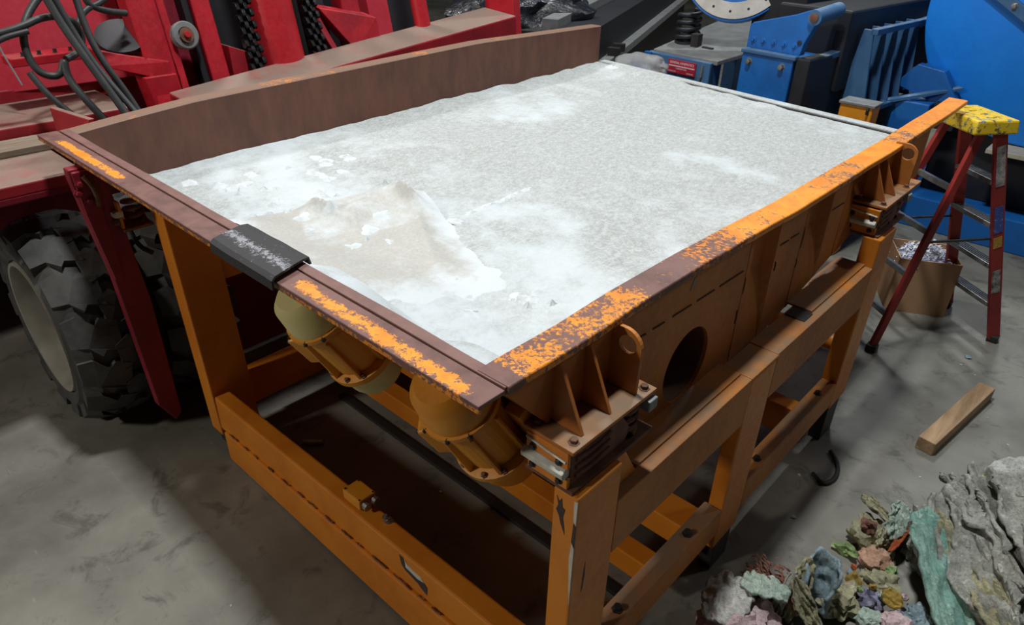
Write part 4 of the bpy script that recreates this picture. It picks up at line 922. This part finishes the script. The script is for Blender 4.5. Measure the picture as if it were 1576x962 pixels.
# ------------------------------------------------------------------ step ladder
ld = thing('step_ladder', 'red fibreglass step ladder with battered yellow top cap', 'ladder', (0.25, 4.5, 0.0))
WD = V((-0.78, 0.62, 0)); TOPZ = 1.53
A1 = V((0.595, 4.62, 0)); B1 = V((0.005, 3.87, 0)); 
T1 = V((0.175, 4.26, TOPZ)); wT, wB = 0.30, 0.50
A2 = A1 + WD * wB; B2 = B1 + WD * wB; T2 = T1 + WD * wT
SP = (A1 - B1).normalized(); 
def rail(p0, p1, w, t, mat, name='rail'):
    # channel rail: wide along the spread direction, thin along the width direction
    d = (p1 - p0).normalized(); e2 = WD.normalized() * t; e1 = d.cross(WD).normalized() * w
    b = bm_new(); hexa(b, [p0 - e1 - e2, p0 + e1 - e2, p0 + e1 + e2, p0 - e1 + e2, p1 - e1 - e2, p1 + e1 - e2, p1 + e1 + e2, p1 - e1 + e2]); return obj(name, b, mat, ld, 0.004)
Z = V((0, 0, 1))
ta1 = T1 + SP * 0.07; ta2 = T2 + SP * 0.07; tb1 = T1 - SP * 0.05; tb2 = T2 - SP * 0.05
ra1 = rail(A1 + Z * 0.03, ta1, 0.042, 0.014, 'ladder_red'); rail(A2 + Z * 0.03, ta2, 0.042, 0.014, 'ladder_red')
rail(B1 + Z * 0.03, tb1, 0.026, 0.016, 'ladder_red'); rail(B2 + Z * 0.03, tb2, 0.026, 0.016, 'ladder_red')
for p in (A1, A2, B1, B2):
    b = bm_new(); box(b, p.x - 0.035, p.x + 0.035, p.y - 0.035, p.y + 0.035, 0.0, 0.05); obj('foot_shoe', b, 'black_rubber', ld, 0.006)
for k in range(1, 5):
    t = k * 0.295 / TOPZ; p, q = A1.lerp(ta1, t), A2.lerp(ta2, t); e = SP * 0.045; u = Z * 0.016
    p = p.lerp(q, 0.02); b = bm_new(); hexa(b, [p - e - u, p + e - u, q + e - u, q - e - u, p - e + u, p + e + u, q + e + u, q - e + u]); st = obj('step', b, 'aluminium', ld, 0.003)
    for s in (-0.03, -0.01, 0.01, 0.03):
        p2, q2 = p + SP * s + u, q + SP * s + u; b = bm_new(); tube(b, [p2, q2], 0.004, 6); obj('tread_ridge', b, 'dark_steel', st)
for k in range(1, 5):
    t = (k * 0.295 - 0.03) / TOPZ; p, q = B1.lerp(tb1, t), B2.lerp(tb2, t); b = bm_new()
    e = SP * 0.012; u = Z * 0.020; hexa(b, [p - e - u, p + e - u, q + e - u, q - e - u, p - e + u, p + e + u, q + e + u, q - e + u]); obj('rear_brace', b, 'aluminium', ld, 0.003)
for p, q in ((A1.lerp(ta1, 0.52), B1.lerp(tb1, 0.52)), (A2.lerp(ta2, 0.52), B2.lerp(tb2, 0.52))):
    b = bm_new(); tube(b, [p, q], 0.009, 8); obj('spreader_bar', b, 'dark_steel', ld)
c0 = (T1 + T2) / 2 + SP * 0.01
b = bm_new(); e1 = SP * 0.155; e2 = WD * 0.20; z0 = Z * -0.03; z1 = Z * 0.055
hexa(b, [c0 - e1 - e2 + z0, c0 + e1 - e2 + z0, c0 + e1 + e2 + z0, c0 - e1 + e2 + z0, c0 - e1 * 0.93 - e2 * 0.95 + z1, c0 + e1 * 0.93 - e2 * 0.95 + z1, c0 + e1 * 0.93 + e2 * 0.95 + z1, c0 - e1 * 0.93 + e2 * 0.95 + z1])
cp = obj('top_cap', b, 'cap', ld, 0.012)
for s, r in ((-0.08, 0.045), (0.08, 0.035)):
    b = bm_new(); o = c0 + WD * s + z1; pts = [o + SP * (r * math.cos(2 * PI * t / 20)) + WD * (r * math.sin(2 * PI * t / 20)) for t in range(21)]; tube(b, pts, 0.008, 6); obj('tool_recess_rim', b, 'cap', cp, smooth=True)
def decal(t0, t1, mat, name):
    d = (ta1 - A1).normalized(); e = d.cross(WD).normalized() * 0.030; n = -WD.normalized() * 0.0158; p, q = A1.lerp(ta1, t0) + n, A1.lerp(ta1, t1) + n; m = -WD.normalized() * 0.0012
    b = bm_new(); hexa(b, [p - e, p + e, p + e + m, p - e + m, q - e, q + e, q + e + m, q - e + m]); obj(name, b, mat, ra1)
decal(0.76, 0.93, fibre('scuffed_label', lin(206, 204, 204), lin(120, 110, 110), lin(90, 70, 70), 1.5), 'worn_label')
decal(0.55, 0.67, fibre('blue_label', lin(60, 84, 170), lin(80, 100, 180), lin(190, 200, 220), 1.5), 'blue_label')
decal(0.48, 0.53, fibre('yellow_label', lin(206, 170, 60), lin(170, 130, 60)), 'yellow_label')
decal(0.26, 0.37, fibre('black_label', lin(60, 54, 54), lin(190, 186, 186), lin(60, 54, 54), 2.0), 'printed_label')

# ------------------------------------------------------------------ cardboard box with plastic shreds
cbx = thing('cardboard_box', 'brown cardboard box of plastic shreds behind the ladder', 'box', (0.02, 4.75, 0.0))
ca = Matrix.Translation((-0.03, 4.80, 0)) @ Matrix.Rotation(math.radians(28), 4, 'Z')
def cpan(x0, x1, y0, y1, z0, z1, name='side_panel'):
    b = bm_new(); box(b, x0, x1, y0, y1, z0, z1); xform(b, ca); return obj(name, b, 'cardboard', cbx, 0.003)
cpan(-0.21, 0.21, -0.19, 0.19, 0.0, 0.01, 'bottom_panel'); cpan(-0.21, 0.21, -0.19, -0.182, 0.01, 0.44); cpan(-0.21, 0.21, 0.182, 0.19, 0.01, 0.44); cpan(-0.21, -0.202, -0.182, 0.182, 0.01, 0.44); cpan(0.202, 0.21, -0.182, 0.182, 0.01, 0.44)
b = bm_new(); rng = random.Random(3)
for k in range(420):
    x, y = rng.uniform(-0.19, 0.19), rng.uniform(-0.17, 0.17); z = 0.36 + 0.13 * (1 - (x / 0.21) ** 2) * (1 - (y / 0.19) ** 2) + rng.uniform(-0.03, 0.02)
    a, e, s = rng.uniform(0, 2 * PI), rng.uniform(-0.7, 0.7), rng.uniform(0.02, 0.05)
    d = V((math.cos(a) * math.cos(e), math.sin(a) * math.cos(e), math.sin(e))) * s; n = V((-math.sin(a), math.cos(a), rng.uniform(-0.5, 0.5))) * rng.uniform(0.003, 0.010); p = V((x, y, z))
    m = p + d * 0.5 + V((0, 0, rng.uniform(-0.01, 0.012)))
    vs = [b.verts.new(q) for q in (p - n, p + n, m + n, m - n, p + d + n, p + d - n)]
    b.faces.new([vs[0], vs[1], vs[2], vs[3]]); b.faces.new([vs[3], vs[2], vs[4], vs[5]])
box(b, -0.19, 0.19, -0.17, 0.17, 0.012, 0.36)
xform(b, ca)
m = NT('shred_plastic'); n = m.noise(40, 3); m.col(m.mix(m.ramp(n, 0.5, 0.64), lin(206, 210, 216), lin(130, 140, 190))); m.rough(0.3)
obj('plastic_shreds', b, m.m, None, kind='stuff', label='white and bluish plastic shreds heaped in the cardboard box', cat='shreds')

# ------------------------------------------------------------------ timber offcut
b = bm_new(); p0, p1 = V((0.605, 2.985, 0)), V((0.720, 3.83, 0)); d = (p1 - p0).normalized(); e = V((d.y, -d.x, 0)) * 0.048; h = V((0, 0, 0.085))
hexa(b, [p0 - e, p0 + e, p1 + e, p1 - e, p0 - e + h, p0 + e + h, p1 + e + h, p1 - e + h]); obj('timber_block', b, 'wood', None, 0.004, label='pale square timber offcut lying on the concrete floor', cat='timber')

# ------------------------------------------------------------------ steel strip, cable and litter on the floor
b = bm_new(); box(b, -2.20, 0.02, 0.955, 1.005, 0.0, 0.02); obj('steel_strip', b, 'floor_strip', None, 0.003, label='dark flat steel strip on the floor under the tray', cat='steel strip')  # dark strip, with the end of the front beam's shadow in its colour
b = bm_new(); tube(b, [(0.22, 2.35, 0.012), (0.30, 2.30, 0.012), (0.33, 2.40, 0.012), (0.30, 2.52, 0.012), (0.22, 2.60, 0.012)], 0.012, 8, 2); obj('cable_loop', b, 'black_rubber', None, smooth=True, label='short black cable loop on floor beside the stand', cat='cable')
b = bm_new(); cyl(b, (-1.98, 0.56, 0.02), (-1.90, 0.64, 0.02), 0.020, 12); obj('steel_pin', b, 'aluminium', None, smooth=True, label='small grey steel pin on floor behind the front beam', cat='pin')
def scrap(name, x, y, s, mat, label, cat, seed, grp=None):
    b = bm_new(); bmesh.ops.create_icosphere(b, subdivisions=2, radius=1.0)
    for v in b.verts:
        p = v.co.copy(); k = 1 + 0.6 * noise.noise(p * 1.9 + V((seed, 0, 0))); v.co = V((x + s * p.x * k, y + s * p.y * k, max(0.0, s * 0.3 + s * 0.35 * p.z * k)))
    obj(name, b, mat, None, label=label, cat=cat, group=grp)
scrap('plastic_scrap', 0.53, 4.25, 0.022, F['blue'], 'small blue plastic scrap on floor near the ladder foot', 'scrap', 1)
for k, (x, y, s) in enumerate(((0.62, 4.05, 0.006), (0.80, 3.6, 0.005), (0.66, 2.75, 0.006), (0.95, 3.4, 0.006), (0.52, 4.12, 0.009), (-1.15, 0.85, 0.008), (-1.3, -0.25, 0.006), (-0.86, -0.05, 0.006), (0.28, 1.98, 0.012), (0.17, 2.30, 0.010))):
    scrap('floor_crumb', x, y, s, F['pale'], 'tiny pale crumb of litter on the concrete floor', 'crumb', k + 4, 'pale crumbs on the floor')

# ------------------------------------------------------------------ heap of crumpled fibre sheets, bottom right
def felt(name, c, sx, sy, rot, mat, label, cat, seed, curl=0.0, amp=0.05, thick=0.010, lift=0.0, n=26, jag=0.12, dome=0.0, group=None):
    """a crumpled felt sheet: folded, curled, resting on the floor or on the pieces below"""
    b = bm_new(); g = []
    for j in range(n + 1):
        row = []
        for i in range(n + 1):
            u, v = 2 * i / n - 1, 2 * j / n - 1
            # rounded ragged outline
            uu, vv = u * math.sqrt(1 - v * v / 2), v * math.sqrt(1 - u * u / 2)
            a = math.atan2(vv, uu); rad = 1 + jag * noise.noise(V((math.cos(a) * 2.2, math.sin(a) * 2.2, seed))) * 2 + jag * 0.6 * noise.noise(V((math.cos(a) * 7, math.sin(a) * 7, seed)))
            uu *= rad; vv *= rad
            q = V((uu * 1.5, vv * 1.5, seed * 1.7))
            fold = 1 - abs(noise.noise(q * 1.25)) * 2.6; fold2 = 1 - abs(noise.noise(q * 2.9 + V((5, 1, 0)))) * 2.2
            z = amp * (fold * 0.75 + 0.32 * fold2 + 0.12 * noise.noise(q * 8)) + dome * (1 - uu * uu - vv * vv)
            x, y = uu * sx, vv * sy
            if curl:
                r = sx / curl; ang = uu * curl; x = (r - z) * math.sin(ang); z = r - (r - z) * math.cos(ang)
            row.append(b.verts.new((x, y, z)))
        g.append(row)
    for j in range(n):
        for i in range(n): b.faces.new([g[j][i], g[j][i + 1], g[j + 1][i + 1], g[j + 1][i]])
    bmesh.ops.recalc_face_normals(b, faces=b.faces)
    xform(b, Matrix.Rotation(math.radians(rot[2]), 4, 'Z') @ Matrix.Rotation(math.radians(rot[1]), 4, 'Y') @ Matrix.Rotation(math.radians(rot[0]), 4, 'X'))
    zmin = min(v.co.z for v in b.verts)
    for v in b.verts: v.co += V((c[0], c[1], lift - zmin + thick * 0.5 + 0.004))
    o = obj(name, b, F[mat], None, smooth=True, label=label, cat=cat, group=group)
    md = o.modifiers.new('thick', 'SOLIDIFY'); md.thickness = thick; md.offset = 0
    return o
def lump(name, c, r, mat, label, cat, seed, rough_=0.5, group=None, sub=4):
    b = bm_new(); bmesh.ops.create_icosphere(b, subdivisions=sub, radius=1.0)
    for v in b.verts:
        p = v.co.copy(); k = 1 + rough_ * noise.fractal(p * 1.4 + V((seed * 3.3, 0, 0)), 0.8, 2.2, 5) - 0.25 * abs(noise.noise(p * 3.2 + V((0, seed, 0))))
        v.co = V((c[0] + r[0] * p.x * k, c[1] + r[1] * p.y * k, c[2] + r[2] * p.z * k))
    zmin = min(v.co.z for v in b.verts)
    if zmin < 0.002:
        for v in b.verts: v.co.z = max(v.co.z, 0.002)
    obj(name, b, F[mat], None, smooth=True, label=label, cat=cat, group=group)
lump('felt_wad', (0.40, 1.17, 0.06), (0.15, 0.17, 0.12), 'pink', 'pale pink matted fibre wad nearest the stand leg', 'fibre wad', 3, 0.40)
felt('felt_sheet', (0.31, 1.17), 0.10, 0.12, (8, -12, 20), 'pale', 'pale grey felt flap over the left edge of the pink wad', 'felt', 11, 0, 0.03, 0.014, 0.10)
felt('felt_sheet', (0.41, 1.30), 0.10, 0.08, (-14, 6, 30), 'mint', 'whitish torn felt strip on top of the pink wad', 'felt', 12, 0, 0.025, 0.010, 0.15)
b = bm_new(); rng = random.Random(9)
for k in range(150):
    x, y = 0.40 + rng.uniform(-0.13, 0.13), 1.42 + rng.uniform(-0.07, 0.07); z = 0.13 + 0.06 * (1 - ((x - 0.40) / 0.14) ** 2) + rng.uniform(-0.05, 0.01); a = rng.uniform(-0.9, 0.5)
    d = V((math.cos(a), math.sin(a), rng.uniform(-0.6, 0.2))) * rng.uniform(0.02, 0.05); tube(b, [(x, y, z), V((x, y, z)) + d * 0.5 + V((0, 0, 0.006)), V((x, y, z)) + d], 0.0035, 4)
box(b, 0.30, 0.50, 1.36, 1.47, 0.004, 0.12)
obj('fibre_shreds', b, F['brown'], None, kind='stuff', label='reddish brown fibre shreds behind the pink wad', cat='shreds')
felt('felt_cone', (0.555, 1.545), 0.15, 0.15, (74, 0, 12), 'blue', 'blue-edged felt curled into an upright scoop', 'felt', 21, 2.3, 0.012, 0.012, 0.0, 26, 0.10)
felt('felt_sheet', (0.50, 1.44), 0.06, 0.15, (66, 18, 40), 'khaki', 'khaki felt leaf leaning on the left of the blue scoop', 'felt', 22, 0.9, 0.02, 0.010, 0.0)
felt('felt_sheet', (0.555, 1.40), 0.05, 0.14, (58, -20, 55), 'khaki', 'narrow khaki felt leaf in front of the blue scoop', 'felt', 23, 0.7, 0.02, 0.008, 0.0)
felt('felt_sheet', (0.47, 1.34), 0.03, 0.14, (60, 10, 12), 'grey', 'thin grey felt strip standing by the pink wad', 'felt', 24, 0.5, 0.01, 0.007, 0.0)
lump('felt_scrap', (0.565, 1.93, 0.03), (0.055, 0.035, 0.03), 'green', 'lime green scrap alone at the heap edge', 'scrap', 31, 0.7, sub=3)
lump('felt_scrap', (0.64, 2.06, 0.06), (0.10, 0.10, 0.09), 'khaki', 'khaki lump carrying the curled grey strip', 'scrap', 32, 0.6)
felt('felt_strip', (0.62, 2.12), 0.05, 0.12, (10, 0, 70), 'khaki', 'khaki felt strip arched on top of the middle heap', 'felt', 33, 1.5, 0.014, 0.012, 0.13)
felt('felt_strip', (0.69, 2.10), 0.06, 0.09, (40, 10, 20), 'mint', 'grey green felt flap beside the khaki arch', 'felt', 34, 0.9, 0.02, 0.012, 0.12)
lump('felt_scrap', (0.605, 2.02, 0.15), (0.040, 0.04, 0.035), 'brown', 'brown mottled scrap under the khaki arch', 'scrap', 35, 0.6, sub=3)
felt('felt_strip', (0.665, 2.00), 0.03, 0.06, (20, 0, 10), 'khaki', 'small khaki curl beside the orange sliver', 'felt', 36, 2.2, 0.008, 0.009, 0.12)
felt('felt_strip', (0.735, 2.04), 0.016, 0.075, (35, 0, -12), 'orange', 'orange sliver standing between khaki curl and teal sheet', 'felt', 37, 0.4, 0.006, 0.008, 0.09, 12)
lump('felt_chunk', (0.685, 1.92, 0.06), (0.075, 0.065, 0.055), 'salmon', 'salmon pink felt chunk left of the teal sheet', 'chunk', 41, 0.35)
lump('felt_chunk', (0.735, 1.80, 0.05), (0.085, 0.075, 0.06), 'khaki', 'khaki felt chunk below the salmon chunk', 'chunk', 42, 0.5)
lump('felt_scrap', (0.765, 1.90, 0.07), (0.025, 0.03, 0.03), 'green', 'bright green scrap tucked against the teal sheet', 'scrap', 43, 0.5, sub=3)
lump('felt_scrap', (0.66, 1.74, 0.05), (0.04, 0.035, 0.045), 'mustard', 'pale yellow scrap left of the lower khaki chunk', 'scrap', 44, 0.5, sub=3)
felt('felt_scrap', (0.82, 1.70), 0.045, 0.04, (25, 20, 10), 'mustard', 'mustard triangular scrap above the pink chunk', 'scrap', 45, 0, 0.012, 0.012, 0.09, 10)
lump('felt_scrap', (0.75, 1.69, 0.06), (0.05, 0.04, 0.04), 'violet', 'violet confetti-like scrap beside the mustard scrap', 'scrap', 46, 0.9, sub=3)
lump('felt_chunk', (0.785, 1.58, 0.05), (0.05, 0.06, 0.05), 'mint', 'whitish mint chunk at the bottom of the heap', 'chunk', 47, 0.35)
lump('felt_chunk', (0.875, 1.62, 0.06), (0.07, 0.07, 0.055), 'pink', 'speckled pink felt chunk at the bottom of the heap', 'chunk', 48, 0.25)
lump('felt_chunk', (0.64, 1.62, 0.05), (0.09, 0.12, 0.07), 'khaki', 'olive matted clump right of the blue scoop', 'chunk', 49, 0.5)
lump('felt_chunk', (0.93, 1.74, 0.04), (0.06, 0.07, 0.05), 'blue', 'bluish grey lump under the teal sheet', 'chunk', 50, 0.5)
rng = random.Random(12)
cc = ['mustard', 'violet', 'mint', 'salmon', 'blue', 'green', 'orange', 'pink']
b = None
for k in range(8):
    x, y = 0.72 + rng.uniform(-0.10, 0.14), 1.68 + rng.uniform(-0.12, 0.12)
    lump('fibre_crumb', (x, y, 0.10 + rng.uniform(-0.03, 0.02)), (rng.uniform(0.014, 0.022),) * 3, cc[k % 8], 'small %s crumb among the scraps below the salmon chunk' % {'mustard': 'yellow', 'violet': 'violet', 'mint': 'whitish', 'salmon': 'salmon', 'blue': 'blue', 'green': 'green', 'orange': 'orange', 'pink': 'pink'}[cc[k % 8]], 'crumb', 60 + k, 0.6, 'coloured crumbs in the heap', 2)
felt('felt_sheet', (0.93, 1.90), 0.115, 0.30, (-24, -10, -138), 'teal', 'long teal speckled felt sheet leaning on the heap', 'felt', 71, 0.35, 0.022, 0.022, 0.05, 34, 0.09)
felt('felt_sheet', (0.90, 2.02), 0.065, 0.17, (-34, 8, -150), 'khaki', 'khaki felt slab between teal sheet and grey layers', 'felt', 72, 0.4, 0.02, 0.018, 0.12)
lump('felt_wad', (1.16, 2.22, 0.12), (0.30, 0.36, 0.22), 'grey', 'big grey felt wad forming the core of the heap', 'fibre wad', 81, 0.30)
felt('felt_sheet', (1.02, 2.06), 0.16, 0.34, (-16, 32, -150), 'grey', 'grey folded felt layer lowest beside the khaki slab', 'felt', 82, 0.7, 0.05, 0.018, 0.12, 36)
felt('felt_sheet', (1.07, 2.12), 0.16, 0.36, (-14, 26, -146), 'grey', 'grey folded felt layer second from the khaki slab', 'felt', 83, 0.8, 0.06, 0.018, 0.18, 36)
felt('felt_sheet', (1.13, 2.17), 0.17, 0.36, (-12, 18, -142), 'grey', 'grey wrinkled felt layer third from the khaki slab', 'felt', 84, 0.8, 0.06, 0.018, 0.24, 36)
felt('felt_sheet', (1.22, 2.20), 0.20, 0.34, (-14, 8, -140), 'grey', 'broad grey felt layer on top of the wad', 'felt', 85, 0.7, 0.06, 0.018, 0.28, 36)
felt('felt_roll', (0.87, 2.36), 0.08, 0.13, (4, 0, 60), 'grey', 'grey felt rolled into a loop at the heap top', 'felt', 86, 2.3, 0.02, 0.018, 0.27, 26)
felt('felt_sheet', (0.96, 2.36), 0.09, 0.09, (20, -20, 40), 'khaki', 'khaki ragged felt flap right of the rolled loop', 'felt', 87, 0.9, 0.03, 0.012, 0.30)
lump('felt_wad', (1.06, 2.60, 0.20), (0.18, 0.17, 0.22), 'pale', 'pale smooth felt lump at the far right of the heap', 'fibre wad', 88, 0.25)
felt('felt_sheet', (1.16, 2.42), 0.13, 0.13, (10, 10, 20), 'khaki', 'khaki felt layer in front of the pale lump', 'felt', 89, 0.8, 0.04, 0.016, 0.32)
felt('felt_sheet', (1.16, 1.86), 0.09, 0.16, (-16, 18, -140), 'khaki', 'khaki wrinkled felt at the lower right of the heap', 'felt', 90, 0.6, 0.04, 0.016, 0.10)
lump('felt_wad', (0.86, 2.22, 0.08), (0.16, 0.20, 0.14), 'grey', 'grey crumpled wad under the rolled loop', 'fibre wad', 91, 0.45)
